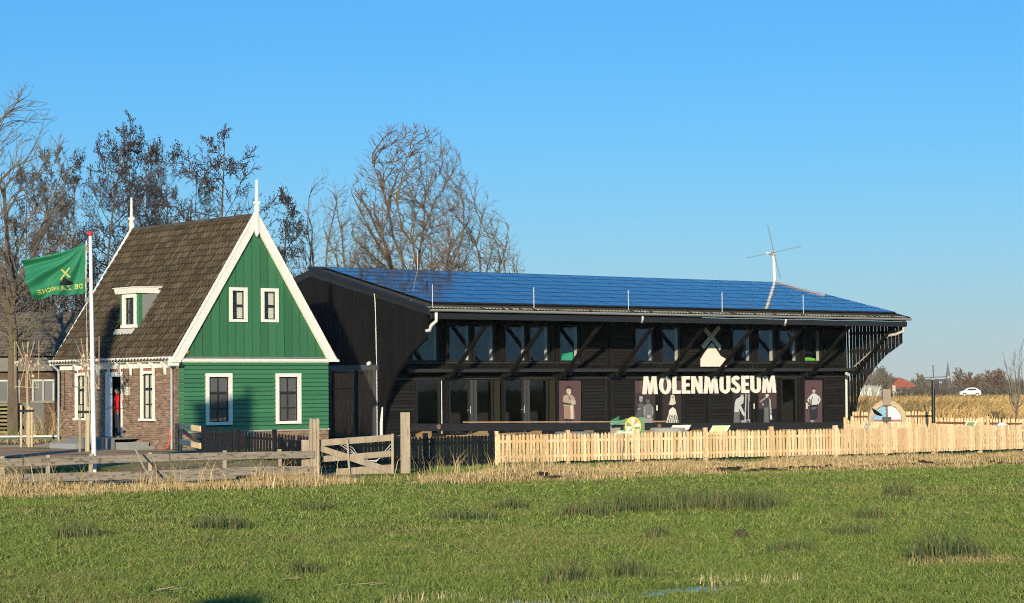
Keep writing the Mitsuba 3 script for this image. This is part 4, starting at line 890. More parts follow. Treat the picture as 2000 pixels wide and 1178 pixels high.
per = thing('person', 'person in a red jacket and dark trousers standing in the open doorway', 'person')
obj('body', body((((0, 0, 1.47), .055), ((0, -.01, 1.56), .06)), (((0, -.01, 1.60), .095), ((0, -.02, 1.66), .085)), (((0, -.09, 1.57), .02), ((0, -.11, 1.60), .018)),
    (((-.33, -.16, 1.00), .035), ((-.40, -.20, .98), .03)), (((.2, -.08, .86), .035), ((.2, -.1, .78), .03)), (((0, 0, 1.35), .05), ((0, 0, 1.47), .05)), (((0, 0, 1.35), .05), ((-.33, -.16, 1.0), .03)), (((0, 0, 1.35), .05), ((.2, -.08, .86), .03)), edge=0.02), rough((0.30, 0.20, 0.155), 0.7), per, True)
obj('jacket', body((((-.15, 0, 1.36), .085), ((.15, 0, 1.36), .085)), (((-.10, 0, 1.36), .11), ((-.10, 0, .92), .12)), (((.10, 0, 1.36), .11), ((.10, 0, .92), .12)), (((-.17, 0, 1.36), .07), ((-.26, -.02, 1.12), .06)), (((-.26, -.02, 1.12), .06), ((-.34, -.16, 1.0), .048)),
    (((.17, 0, 1.36), .07), ((.22, .02, 1.1), .06)), (((.22, .02, 1.1), .06), ((.2, -.06, .88), .05)), (((0, 0, 1.42), .075), ((0, 0, 1.48), .07))), rough((0.55, 0.012, 0.018), 0.6), per, True)
obj('trousers', body((((-.09, 0, .93), .10), ((-.10, 0, .5), .075)), (((-.10, 0, .5), .075), ((-.10, .01, .08), .055)), (((.09, 0, .93), .10), ((.10, 0, .5), .075)), (((.10, 0, .5), .075), ((.10, .01, .08), .055)), (((-.08, 0, .95), .11), ((.08, 0, .95), .11))), rough((0.03, 0.035, 0.05), 0.8), per, True)
for s in (-1, 1): obj('shoe', body((((s * .10, .02, .04), .045), ((s * .11, -.14, .035), .038))), rough((0.02, 0.02, 0.02), 0.5), per, True)
obj('hair', body((((0, .02, 1.64), .10), ((0, .01, 1.68), .09)), (((0, .05, 1.56), .07), ((0, .04, 1.64), .09))), rough((0.03, 0.022, 0.018), 0.6), per, True)
obj('shoulder_strap', body((((-.12, -.10, 1.42), .02), ((.10, -.135, 1.0), .02))), rough((0.02, 0.02, 0.02), 0.5), per, True)
# flagpole and flag
fp = thing('flagpole', 'white flagpole with a red ball top behind the rail fence', 'flagpole')
q0, q1 = np.array([-9.43, 48.5, -0.2]), np.array([-9.52, 48.5, 5.56])
put('pole', MB().tube([q0, lerp(q0, q1, .5), q1], [0.058, 0.05, 0.036], 14, (0.80, 0.80, 0.79)).ply('satin', True), fp)
obj('ball', trimesh.creation.icosphere(3, 0.062).apply_translation(q1 + [0, 0, 0.05]), rough((0.62, 0.025, 0.02), 0.35, 0.5), fp, True)
put('halyard', MB().tube([q1 + [-0.085, -0.02, -0.1], q1 + [-0.10, -0.02, -1.5]], 0.012, 5, (0.75, 0.75, 0.73)).tube([q1 + [-0.085, -0.02, -1.5], q1 + [-0.07, -.03, -2.3], q1 + [0.02, -0.06, -4.7]], 0.006, 5, (0.6, 0.6, 0.58)).ply('matte'), fp)
for dz in (0.28, 1.0, 1.45): put('clip', MB().box(q1[0] - 0.115, q1[0] - 0.02, 48.46, 48.52, q1[2] - dz - .05, q1[2] - dz + .05, (0.06, 0.06, 0.06)).ply('satin'), fp)


def cloth(a, b):
    """point of the flag: a from the hoist (0) to the fly (1), b from the top (0) to the bottom (1)."""
    a, b = np.asarray(a, float), np.asarray(b, float)
    hx = -9.625
    x = hx - a * (1.50 - 0.30 * b + 0.06 * np.sin(5 * b)) + 0.05 * np.sin(7 * a + 3 * b) * a
    z = 5.385 - b * 1.12 - a * (0.36 * (1 - b) + 0.10 * b) - 0.05 * np.sin(np.pi * a) * (1 - b) + 0.04 * np.sin(9 * a + 2) * a * b
    r = np.hypot(a, b); ph = np.arctan2(b, a + 1e-6)
    y = 48.5 - 0.02 + r * (0.13 * np.sin(11.0 * ph - 1.2) + 0.05 * np.sin(23 * ph + 5 * r)) + 0.05 * a * np.sin(9 * a - 6 * b) + 0.35 * a * (0.6 - b)
    return np.stack([x, y, z], -1)


na, nb = 60, 44
aa, bb = np.meshgrid(np.linspace(0, 1, na), np.linspace(0, 1, nb), indexing='ij')
i, j = np.meshgrid(np.arange(na - 1), np.arange(nb - 1), indexing='ij'); q = (i * nb + j).ravel()
fl_f = np.vstack([np.stack([q, q + nb, q + nb + 1], 1), np.stack([q, q + nb + 1, q + 1], 1)])
scene['flag_cloth'] = {'type': 'twosided', 'b': {'type': 'principled', 'base_color': {'type': 'rgb', 'value': [0.024, 0.20, 0.105]}, 'roughness': 0.7, 'specular': 0.3, 'sheen': 0.3}}
flag = obj('flag', (cloth(aa, bb).reshape(-1, 3), fl_f), 'flag_cloth', None, True, 'waving green flag with a mill emblem and mirrored yellow words', 'flag')


def on_flag(mesh, name, col):
    """a flat mesh in (a, b) laid on both faces of the cloth."""
    m = mesh.copy()
    for _ in range(3 if len(m.faces) < 12 else 0): m = m.subdivide()
    v = np.array(m.vertices); p = cloth(v[:, 0], v[:, 1]); e_ = 1e-3
    n = np.cross(cloth(v[:, 0] + e_, v[:, 1]) - p, cloth(v[:, 0], v[:, 1] + e_) - p); n /= np.linalg.norm(n, axis=1, keepdims=True)
    for s in (-1, 1): obj(name, (p + n * 0.006 * s, m.faces), rough(col, 0.8), flag, True)


def flat(poly):
    v, f = trimesh.creation.triangulate_polygon(poly, engine='earcut'); return trimesh.Trimesh(np.c_[v, np.zeros(len(v))], f, process=False)


on_flag(flat(Polygon([(.23, .775), (.43, .775), (.43, .715), (.385, .69), (.345, .60), (.315, .60), (.275, .69), (.23, .715)])), 'mill_body', (0.018, 0.012, 0.02))
on_flag(flat(Polygon([(.235, .42), (.26, .40), (.42, .625), (.395, .65)])), 'sail', (0.55, 0.50, 0.10))
on_flag(flat(Polygon([(.40, .40), (.375, .385), (.235, .61), (.255, .635)])), 'sail', (0.50, 0.48, 0.12))
x = 0.07
for w, ch in enumerate('DE ZAANSCHE'):
    if ch == ' ': x += 0.04; continue
    tm = meshkit.text_mesh(ch, 1.0, 0.01, True)
    v = np.array(tm.vertices); wd = v[:, 0].max() - v[:, 0].min()
    f = np.array(tm.faces); tri_n = np.cross(v[f[:, 1]] - v[f[:, 0]], v[f[:, 2]] - v[f[:, 0]])[:, 2]
    f = f[(tri_n > 1e-9) & (v[f].mean(1)[:, 2] > 0.005)]
    on_flag(trimesh.Trimesh(np.c_[x + (v[:, 0] - v[:, 0].min()) * 0.080, 0.885 - v[:, 1] * 0.095, v[:, 0] * 0], f, process=True), 'letter', (0.62, 0.58, 0.14))
    x += wd * 0.080 + 0.017
# espaliered young trees on stakes
def espalier(x, y, label, ztop, seed, stakes=3):
    r = np.random.default_rng(seed); e = thing('espalier_tree', label, 'tree', 'espaliered young trees in the yard')
    put('trunk', MB().tube([[x, y, 0], [x + .02, y, 1.2], [x, y, 2.3], [x + .02, y, ztop]], [0.05, 0.045, 0.035, 0.02], 8, (0.42, 0.36, 0.22)).ply('matte'), e)
    for k in range(stakes): put('stake', MB().tube([[x - .2 + .2 * k + (0.09 if k == 1 else 0), y - 0.12, -0.1], [x - .2 + .2 * k + (0.09 if k == 1 else 0), y - 0.12, 1.60 - .05 * k]], 0.045, 8, (0.55, 0.43, 0.27)).ply('matte'), e)
    put('tie', MB().box(x - 0.25, x + 0.3, y - 0.18, y - 0.165, 1.34, 1.42, (0.03, 0.03, 0.03)).ply('matte'), e)
    for sx in (-1, 1): put('cane', MB().tube([[x + sx * 0.44, y - .05, ztop - 1.75], [x + sx * 0.45, y - .05, ztop + 0.05]], 0.014, 5, (0.50, 0.36, 0.22)).ply('matte'), e)
    put('cane', MB().tube([[x - .46, y - .05, ztop - 1.66], [x + .46, y - .05, ztop - 1.72]], 0.014, 5, (0.50, 0.38, 0.25)).ply('matte'), e)
    for k in range(8):
        u = (k - 3.5) / 3.5; top = k % 2 == 0
        put('cane', MB().tube([[x + u * 0.06, y - .06, ztop - 0.85], [x + u * 0.40, y - .06, ztop - (0.0 if top else 1.72)]], 0.012, 5, (0.52, 0.42, 0.28)).ply('matte'), e)
    tw = MB()
    for k in range(46):
        z0 = ztop - r.uniform(0.5, 1.2); p = np.array([x + r.normal(0, .18), y - .05, z0]); d_ = np.array([r.normal(0, .5), r.normal(0, .2), r.uniform(.2, 1)]); d_ /= np.linalg.norm(d_)
        tw.tube([p, p + d_ * r.uniform(.2, .55)], [0.012, 0.004], 4, vary((0.22, 0.12, 0.09), .2, r))
    for k in range(30):
        p = np.array([x + r.normal(0, .25), y - .06 + r.normal(0, .03), ztop - 0.85 + r.normal(0, .13)])
        tw.mesh(trimesh.creation.icosphere(1, r.uniform(.03, .065)).apply_translation(p), vary((0.42, 0.36, 0.28), .25, r))
    put('crown', tw.ply('matte'), e)


espalier(-18.1, 80.2, 'espaliered young tree on a cane frame with three pale stakes, sunlit at far left', 3.95, 3)
espalier(-14.55, 73.4, 'espaliered young tree on a cane frame standing in shade before the house', 3.9, 4, 2)
# green edging with white cap at the far side of the yard
ed = thing('low_railing', 'low dark green slatted railing with a white top at the back of the yard', 'railing')
e0, e1 = np.array([-25.0, 84.2, 0]), np.array([-17.6, 83.8, 0])
put('top_rail', MB().bar(e0 + [0, 0, .36], e1 + [0, 0, .36], 0.14, 0.05, (0.75, 0.75, 0.70)).ply('satin'), ed)
put('board', MB().bar(e0 + [0, 0, .28], e1 + [0, 0, .28], 0.04, 0.09, (0.012, 0.035, 0.022)).ply('satin'), ed)
for k in range(24): put('slat', MB().bar(lerp(e0, e1, k / 24) + [0, 0, .0], lerp(e0, e1, (k + .6) / 24) + [0, 0, .24], 0.03, 0.10, (0.015, 0.06, 0.035), up=(0, 1, 0)).ply('satin'), ed)
# low stone kerb of the yard and little things near it
put('kerb', MB().bar([-24, 79.6, .05], [-17.2, 80.4, 0.06], 0.3, 0.12, (0.16, 0.15, 0.12)).ply('matte'), label='low brown kerb along the back of the yard', cat='kerb')
hs_ = put('red_hose', MB(HOU).tube([[-0.14, .36, 0.75], [-0.15, .33, .40], [-0.2, .4, .12], [-.32, .5, .06]], 0.035, 8, (0.50, 0.06, 0.04)).ply('satin', True), label='red hose hanging at the downpipe by the house corner', cat='hose')
# black mill shafts lying before the museum
for s0_, s1_, z0_, z1_, lab in ((-3.95, 6.6, 0.66, 0.50, 'long black mill shaft lying before the glass doors, left one'), (7.0, 19.6, 0.50, 0.32, 'long black mill shaft lying before the posters, right one')):
    b_ = thing('mill_shaft', lab, 'beam')
    put('shaft', MB(MUS).bar([s0_, -4, z0_], [s1_, -4, z1_], 0.30, 0.27, (0.022, 0.020, 0.019)).ply('satin'), b_)
    for s in np.arange(s0_ + .5, s1_, 2.6): put('block', MB(MUS).box(s, s + 0.25, -4.35, -3.7, 0, z0_ - .14 - (z0_ - z1_) * (s - s0_) / (s1_ - s0_) - .005, (0.30, 0.20, 0.10)).ply('matte'), b_)
    put('iron_ring', MB(MUS).tube([[s0_ + 1.2, -4.165 + 0.0, z0_ + .0], [s0_ + 1.2, -4.19, z0_]], 0.09, 14, (0.22, 0.14, 0.09)).ply('satin'), b_)
put('plank_stack', MB(MUS).box(-4.3, 2.6, -4.6, -4.2, 0.24, 0.29, (0.34, 0.21, 0.11)).box(-2.5, 0.4, -4.75, -4.3, 0.30, 0.34, (0.42, 0.26, 0.13)).box(-1.6, 1.4, -4.62, -4.4, 0.345, 0.38, (0.3, 0.19, 0.1)).ply('matte'), label='loose brown planks lying under the left black shaft', cat='planks')
put('plank', MB(MUS).bar([-1.2, -3.7, 0.80], [9.0, -3.7, 0.66], 0.2, 0.05, (0.36, 0.24, 0.15)).ply('matte'), label='long brown plank resting on the left black shaft', cat='plank')
# green machine with a striped flywheel
mc = thing('mill_machine', 'old green machine with a yellow, red and white flywheel behind the new fence', 'machine')
MG = (0.035, 0.16, 0.075)
put('body', MB().box(3.55, 4.15, 68.0, 68.5, 0.10, 1.06, MG).box(3.1, 3.6, 68.1, 68.4, 0.86, 0.98, MG).prism(Polygon([(3.05, 0.92), (3.5, 1.02), (4.15, 1.10), (4.15, 1.06), (3.5, .96), (3.1, .84)]), 68.05, 68.4, MG).ply('satin'), mc)
put('spout', MB().tube([[3.12, 68.2, 0.95], [3.35, 68.2, 1.06], [3.3, 68.2, .9]], [0.06, 0.09, 0.05], 8, MG).ply('satin'), mc)
wh = put('flywheel', MB().tube([[3.78 + .235 * math.cos(t), 67.9, 0.80 + .285 * math.sin(t)] for t in np.linspace(0, 2 * np.pi, 33)], 0.028, 6, (0.75, 0.50, 0.05)).ply('satin'), mc)
for k in range(10):
    t0_, t1_ = k * 2 * np.pi / 10, (k + 1) * 2 * np.pi / 10
    put('segment', MB().prism(Polygon([(3.78, .80)] + [(3.78 + .215 * math.cos(t), .80 + .262 * math.sin(t)) for t in np.linspace(t0_, t1_, 5)]), 67.9, 67.92, [(0.75, 0.72, 0.6), (0.62, 0.16, 0.04), (0.70, 0.66, 0.55), (0.65, 0.45, 0.06), (0.05, 0.16, 0.08)][k % 5]).ply('satin'), wh)
put('hub', MB().tube([[3.78, 67.86, .80], [3.78, 68.0, .80]], 0.05, 10, (0.7, 0.45, 0.05)).ply('satin'), wh)
ps = put('grey_post', MB().box(3.10, 3.42, 68.6, 68.8, 0.3, 0.98, (0.30, 0.25, 0.22)).ply('matte'), label='grey stone block behind the green machine', cat='block')
# millstones and boards leaning behind the fence
def ang_board(name, label, cat, x, y, z, w, h, col, inner=None, tilt=0.6):
    t = put(name, MB().prism(Polygon([(x - w / 2, z - h), (x + w / 2, z - h), (x + w / 2 + tilt * h, z), (x - w / 2 + tilt * h, z)]), y, y + 0.04, col).ply('satin'), None, label, cat)
    if inner: put('print', MB().prism(Polygon([(x - w / 2 + .06, z - h), (x + w / 2 - .07, z - h), (x + w / 2 - .07 + tilt * (h - .04), z - .04), (x - w / 2 + .06 + tilt * (h - .04), z - .04)]), y - 0.004, y - .001, inner).ply('satin'), t)
    for s in (-1, 1): put('leg', MB().bar([x + s * w * .35, y + .03, 0], [x + s * w * .35, y + .03, z - h + .02], 0.05, 0.05, (0.3, 0.3, 0.3), up=(0, 1, 0)).ply('satin'), t)


ang_board('info_panel', 'pale green information panel behind the fence under the third letter group', 'sign', 5.75, 61.0, 0.93, 0.50, 0.26, (0.55, 0.70, 0.42), (0.42, 0.55, 0.22))
ang_board('info_panel', 'pale information panel right of the green machine behind the fence', 'sign', 4.95, 64.2, 0.90, 0.55, 0.14, (0.55, 0.62, 0.45), (0.70, 0.66, 0.55))
ang_board('info_panel', 'white and green information panel just left of the flywheel', 'sign', 3.42, 66.0, 0.72, 0.6, 0.10, (0.20, 0.45, 0.25), (0.70, 0.68, 0.60))
ang_board('info_panel', 'pale green framed panel behind the fence near the right edge', 'sign', 14.6, 69.0, 0.86, 0.36, 0.20, (0.55, 0.70, 0.42), (0.12, 0.2, 0.08))
ang_board('info_panel', 'white framed board behind the black fence under the house front', 'sign', -8.5, 69.0, 0.72, 0.42, 0.14, (0.70, 0.70, 0.66), (0.30, 0.4, 0.33))
def stone(label, x, y, z, r, col): put('millstone', MB().tube([[x, y, z - .06], [x + .0, y, z + 0.06], [x, y, z + .075]], [r, r, r * .93], 24, col).ply('matte', 30), None, label, 'millstone')


stone('grey millstone lying behind the pale fence left of the machine', 1.75, 62.0, 0.70, 0.55, (0.20, 0.19, 0.17))
stone('pale grey millstone lying behind the pale fence right of the machine', 4.55, 63.4, 0.76, 0.52, (0.36, 0.33, 0.29))
put('round_marker', MB().prism(ell(15.45, 0.60, .21, .22), 68.0, 68.12, (0.72, 0.72, 0.68)).ply('satin'), label='white round topped marker behind the fence at far right', cat='marker')
# painted wheel: ring, quartered board, cross bars and a timber on top
wx, wy, wz = 13.19, 76.0, 0.82
pw = thing('painted_wheel', 'round wooden ring with blue, white and maroon painted board and timber on top', 'display')
ring = ell(wx, wz, .66, .68).difference(ell(wx, wz, .50, .52))
put('ring', MB().prism(ring, wy - .15, wy + .15, (0.50, 0.385, 0.245)).ply('matte'), pw)
inn = ell(wx, wz, .50, .52)
put('board', MB().prism(inn.intersection(sbox(wx - 1, wz, wx - .035, wz + 1)), wy - .02, wy + .02, (0.16, 0.36, 0.52)).ply('satin'), pw, label='sky blue upper left quarter')
put('board', MB().prism(inn.intersection(sbox(wx + .035, wz, wx + 1, wz + 1)), wy - .02, wy + .02, (0.75, 0.74, 0.62)).ply('satin'), pw, label='cream upper right quarter')
put('board', MB().prism(inn.intersection(sbox(wx - 1, wz - 1, wx + 1, wz - .07)), wy - .02, wy + .02, (0.60, 0.55, 0.45)).ply('satin'), pw)
put('cross_bar', MB().box(wx - .035, wx + .035, wy - .05, wy + .02, wz, wz + .52, (0.16, 0.06, 0.065)).box(wx - .5, wx + .5, wy - .05, wy + .02, wz - .07, wz - .001, (0.30, 0.05, 0.07)).ply('satin'), pw)
put('timber', MB().box(wx - .16, wx + .12, wy - .22, wy - .16, wz + .50, 1.90, (0.32, 0.25, 0.19)).box(wx - .16, wx + .12, wy - .16, wy + .1, wz + .69, 1.90, (0.32, 0.25, 0.19)).ply('matte'), pw)
put('foot', MB().box(wx - .5, wx - .3, wy - .2, wy + .2, 0, .45, (0.4, 0.3, 0.2)).box(wx + .3, wx + .5, wy - .2, wy + .2, 0, .45, (0.4, 0.3, 0.2)).ply('matte'), pw)
put('lantern_box', MB().box(12.88, 13.16, 74.9, 75.1, 0.78, 0.93, (0.022, 0.02, 0.02)).box(13.0, 13.04, 74.98, 75.02, 0, 0.78, (.02, .02, .02)).ply('satin'), label='small black box lamp before the painted wheel', cat='lamp')
sl = thing('spotlight', 'black dish spotlight on a jointed metal arm above the new fence', 'spotlight')
p0, p1 = np.array([10.27, 62.95, 0.74]), np.array([10.60, 62.95, 1.18])
dv_ = (p1 - p0) / np.linalg.norm(p1 - p0)
put('dish', MB().tube([p1 - dv_ * .0, p1 + dv_ * .05, p1 + dv_ * .09], [0.05, 0.15, 0.19], 18, (0.02, 0.02, 0.022)).ply('satin', 40), sl)
put('arm', MB().tube([p0 - dv_ * .1, p0, p0 + dv_ * .1, p0 + dv_ * .16, p0 + dv_ * .32, p1], [0.012, 0.03, 0.055, 0.03, 0.022, 0.03], 10, (0.34, 0.34, 0.35)).ply('satin', 40), sl)
# small model turbine on a black pole, and the turbine on the museum ridge
tp = thing('small_turbine', 'small four bladed wind turbine on a black pole beside the reeds', 'wind turbine')
put('pole', MB().tube([[14.84, 76, 0], [14.85, 76, 2.2]], [0.068, 0.062], 12, (0.012, 0.012, 0.013)).ply('satin', 40), tp)
put('hub', MB().tube([[14.856, 76, 2.18], [14.856, 76, 2.26], [14.856, 75.97, 2.36]], [0.05, 0.06, 0.045], 10, (0.50, 0.55, 0.52)).ply('satin', 40), tp)
for ang, L in ((2, .49), (92, .43), (181, .47), (272, .40)):
    t = math.radians(ang); put('blade', MB().bar([14.856, 75.94, 2.30], [14.856 + L * math.cos(t), 75.94, 2.30 + L * math.sin(t)], 0.03, 0.042, (0.05, 0.055, 0.055) if ang < 300 else (0.4, .4, .4), up=(0, 1, 0)).ply('satin'), tp)
rtb = thing('roof_turbine', 'four bladed wind turbine on a white pole at the museum ridge', 'wind turbine')
c = MUS.p([27.58, 8.42, 8.72]); cb = MUS.p([27.66, 8.42, 7.2])
put('pole', MB().tube([cb - [0, 0, .1], c - [0, 0, .12]], [0.085, 0.08], 12, (0.80, 0.80, 0.77)).ply('satin', 40), rtb)
put('hub', MB().tube([c + [-.05, .1, -.12], c + [0, 0, -.02], c + [.02, -.15, .02]], [0.10, 0.13, 0.10], 12, (0.55, 0.55, 0.53)).ply('satin', 40), rtb)
put('tail', MB().bar(c + [-.36, .05, .02], c + [0, .05, -.02], 0.03, 0.12, (0.45, 0.47, 0.47)).ply('satin'), rtb)
for ang in (12, 102, 191, 283):
    t = math.radians(ang); put('blade', MB().bar(c + [0, -.22, .04], c + [1.40 * math.cos(t), -.22, .04 + 1.40 * math.sin(t)], 0.03, 0.06, (0.07, 0.08, 0.085), up=(0, 1, 0)).ply('satin'), rtb)
put('conduit', MB(MUS).tube([[27.5, 8.2, zr(8.2) + .16], [27.3, 6.5, zr(6.5) + .16], [27.15, 4.6, zr(4.6) + .16]], 0.05, 6, (0.40, 0.42, 0.45)).ply('satin'), rtb)
# old brick building at far left
bb_ = thing('brick_building', 'long brick building with a brown tiled roof behind the yard, left', 'building')
x0, x1, y0 = -40.0, -16.5, 96.0
put('wall', MB().prism(sbox(x0, 0, x1, 3.1).difference(unary_union([sbox(a, 1.7, a + 1.0, 2.65) for a in (-26.2, -24.6, -23.0, -21.45)])), y0, y0 + .3, (0.10, 0.075, 0.058)).ply('matte'), bb_)
bm = MB()
for r_ in range(48):
    z = r_ * 0.0645
    for k in range(60):
        x = -26.5 + k * 0.215 - .1 * (r_ % 2)
        if not any(a - .1 < x < a + 1.0 and 1.65 < z < 2.68 for a in (-26.2, -24.6, -23.0, -21.45)): bm.box(x, x + .2, y0 - .012, y0 + .02, z, z + .053, vary((0.12, 0.075, 0.052), .2))
put('brick', bm.ply('matte'), bb_, kind='stuff')
for a in (-26.2, -24.6, -23.0, -21.45):
    w = put('window', MB().box(a, a + .08, y0 - .03, y0 + .1, 1.7, 2.65, (0.3, 0.31, 0.3)).box(a + .92, a + 1.0, y0 - .03, y0 + .1, 1.7, 2.65, (0.3, .31, .3)).box(a + .45, a + .55, y0 - .03, y0 + .1, 1.7, 2.65, (0.2, .2, .2)).box(a + .08, a + .92, y0 - .028, y0 + .1, 2.57, 2.649, (.4, .4, .4)).box(a - .05, a + 1.05, y0 - .08, y0 + .1, 1.60, 1.70, (0.10, 0.09, 0.08)).ply('satin'), bb_)
    put('pane', MB().box(a + .08, a + .92, y0 + .05, y0 + .07, 1.7, 2.57, (0.05, 0.055, 0.06)).ply('gloss'), w)
put('door', MB().box(-21.9, -20.9, y0 - .03, y0 - .012, 0, 1.62, (0.012, 0.012, 0.013)).ply('satin'), bb_)
put('eaves', MB().box(x0, x1, y0 - .35, y0 - .01, 3.10, 3.18, (0.3, 0.28, 0.24)).box(x0, x1, y0 - .37, y0 - .34, 3.02, 3.62, (0.20, 0.185, 0.155)).ply('matte'), bb_)
rw = MB(); rw.add([[x0, y0 - .3, 3.7], [x1, y0 - .3, 3.7], [x1, y0 + 4.2, 5.75], [x0, y0 + 4.2, 5.75], [x0, y0 + 8.6, 3.7], [x1, y0 + 8.6, 3.7]], [[0, 1, 2], [0, 2, 3], [3, 2, 5], [3, 5, 4]], (0.08, 0.06, 0.045))
rfb = put('roof', rw.ply('matte'), bb_)
tl = MB()
for r_ in range(16):
    for k in range(62):
        x = -29 + k * 0.205; s0_, s1_ = r_ / 16, (r_ + 1) / 16
        yA, zA, yB, zB = y0 - .3 + 4.5 * s0_, 3.7 + 2.05 * s0_, y0 - .3 + 4.5 * s1_ + .04, 3.7 + 2.05 * s1_ + .02
        o = np.array([[x, yA, zA + .07], [x + .07, yA, zA + .11], [x + .2, yA, zA + .06], [x, yB, zB + .03], [x + .07, yB, zB + .07], [x + .2, yB, zB + .02], [x, yA, zA], [x + .07, yA, zA], [x + .2, yA, zA]])
        tl.add(o, [[0, 1, 4], [0, 4, 3], [1, 2, 5], [1, 5, 4], [6, 7, 1], [6, 1, 0], [7, 8, 2], [7, 2, 1]], vary((0.15, 0.12, 0.085), .2))
put('roof_tile', tl.ply('matte'), rfb, kind='stuff')
pal = thing('plank_pile', 'mossy pile of stacked timber against the brick building', 'timber pile')
for k in range(9):
    put('timber', MB().box(-22.9 + rng.normal(0, .05), -21.95 + rng.normal(0, .05), 95.0, 95.8, 0.12 + k * .17, 0.12 + k * .17 + .09, vary((0.22, 0.19, 0.10), .2)).ply('matte'), pal)
    if k: put('batten', MB().box(-22.8, -22.7, 95.1, 95.7, 0.03 + k * .17 + .012, 0.12 + k * .17 - .002, (0.1, 0.08, 0.05)).box(-22.2, -22.1, 95.1, 95.7, 0.03 + k * .17 + .012, 0.12 + k * .17 - .002, (0.1, 0.08, 0.05)).ply('matte'), pal)
# ------------------------------------------------------------------ bare winter trees
class Segs:
    def __init__(self): self.a, self.b, self.r0, self.r1 = [], [], [], []

    def add(self, a, b, r0, r1): self.a.append(a); self.b.append(b); self.r0.append(r0); self.r1.append(r1)

    def mesh(self, n=4):
        a, b = np.array(self.a), np.array(self.b); r0, r1 = np.array(self.r0), np.array(self.r1)
        t = b - a; t /= np.linalg.norm(t, axis=1, keepdims=True) + 1e-9
        ref = np.where(np.abs(t[:, 2:]) < 0.9, [[0, 0, 1.0]], [[1.0, 0, 0]])
        u = np.cross(t, ref); u /= np.linalg.norm(u, axis=1, keepdims=True) + 1e-9; w = np.cross(t, u)
        th = np.arange(n) * 2 * np.pi / n
        ring = np.cos(th)[None, :, None] * u[:, None] + np.sin(th)[None, :, None] * w[:, None]
        v = np.concatenate([a[:, None] + ring * r0[:, None, None], b[:, None] + ring * r1[:, None, None]], 1)
        i = np.arange(n); k = (i + 1) % n
        f = np.vstack([np.stack([i, k, k + n], 1), np.stack([i, k + n, i + n], 1)])
        return v.reshape(-1, 3), (f[None] + (np.arange(len(a)) * 2 * n)[:, None, None]).reshape(-1, 3)


def grow(r, thick, thin, p, d, L, rad, level, P):
    n = P['n'][level]; pts = [p]; dirs = [d]; step = L / n; rads = []
    for k in range(n):
        d = d + r.normal(0, P['wob'][level], 3) + np.array([0, 0, P['up'][level]]) + np.array(P['wind']) * P['windk'][level]
        d = d / np.linalg.norm(d)
        q = p + d * step; ra, rb = rad * (1 - 0.80 * k / n), rad * (1 - 0.80 * (k + 1) / n)
        ra, rb = max(ra, P['rmin']), max(rb, P['rmin'] * .75)
        (thick if level == 0 or ra > 0.05 else thin).add(p, q, ra, rb)
        p = q; pts.append(p); dirs.append(d); rads.append(rb)
    if level + 1 < len(P['n']):
        m = P['kids'][level]; m = max(1, int(m * r.uniform(0.8, 1.2)))
        for i in range(m):
            f = P['f0'][level] + (1 - P['f0'][level]) * (i + r.uniform(0, 1)) / m; f = min(f, 0.985)
            k = min(int(f * n), n - 1); w = f * n - k
            q = pts[k] * (1 - w) + pts[k + 1] * w; dd = dirs[min(k + 1, n)]
            ang = math.radians(r.uniform(*P['ang'][level])); az = r.uniform(0, 2 * np.pi)
            x = np.cross(dd, [0.3, 0.5, 0.81]); x /= np.linalg.norm(x); y = np.cross(dd, x)
            nd = dd * math.cos(ang) + (x * math.cos(az) + y * math.sin(az)) * math.sin(ang)
            shape = (1 - f) * P['taper'][level] + (1 - P['taper'][level])
            grow(r, thick, thin, q, nd, L * P['len'][level] * shape * r.uniform(0.7, 1.15), min(rads[k] * 0.7, rad * 0.5), level + 1, P)
    elif P.get('tips') is not None:
        P['tips'].append(pts[-1]); P['tips'].append(pts[len(pts) // 2])


ALDER = dict(n=(10, 6, 3, 2), wob=(0.04, .10, .16, .2), up=(.05, .05, .06, .03), wind=(0, 0, 0), windk=(0, 0, 0, 0), kids=(32, 11, 7), f0=(.20, .2, .15), ang=((48, 82), (30, 62), (30, 70)), len=(.42, .46, .5), taper=(.74, .35, .3), rmin=.017)
ROUND = dict(n=(6, 7, 5, 2), wob=(0.04, .10, .15, .2), up=(.03, .04, .06, .04), wind=(0, 0, 0), windk=(0, 0, 0, 0), kids=(15, 11, 7), f0=(.25, .18, .15), ang=((20, 62), (25, 55), (28, 60)), len=(1.15, .42, .42), taper=(.30, .35, .3), l0=.5, rmin=.013)
WILLOW = dict(n=(5, 8, 6, 4), wob=(0.05, .06, .09, .10), up=(.02, .035, .05, .02), wind=(-1, 0, 0.1), windk=(0.0, 0.012, 0.045, 0.16), kids=(11, 16, 8), f0=(.25, .16, .12), ang=((8, 48), (14, 42), (14, 40)), len=(1.75, .36, .36), taper=(.0, .45, .3), l0=.36, rmin=.012)


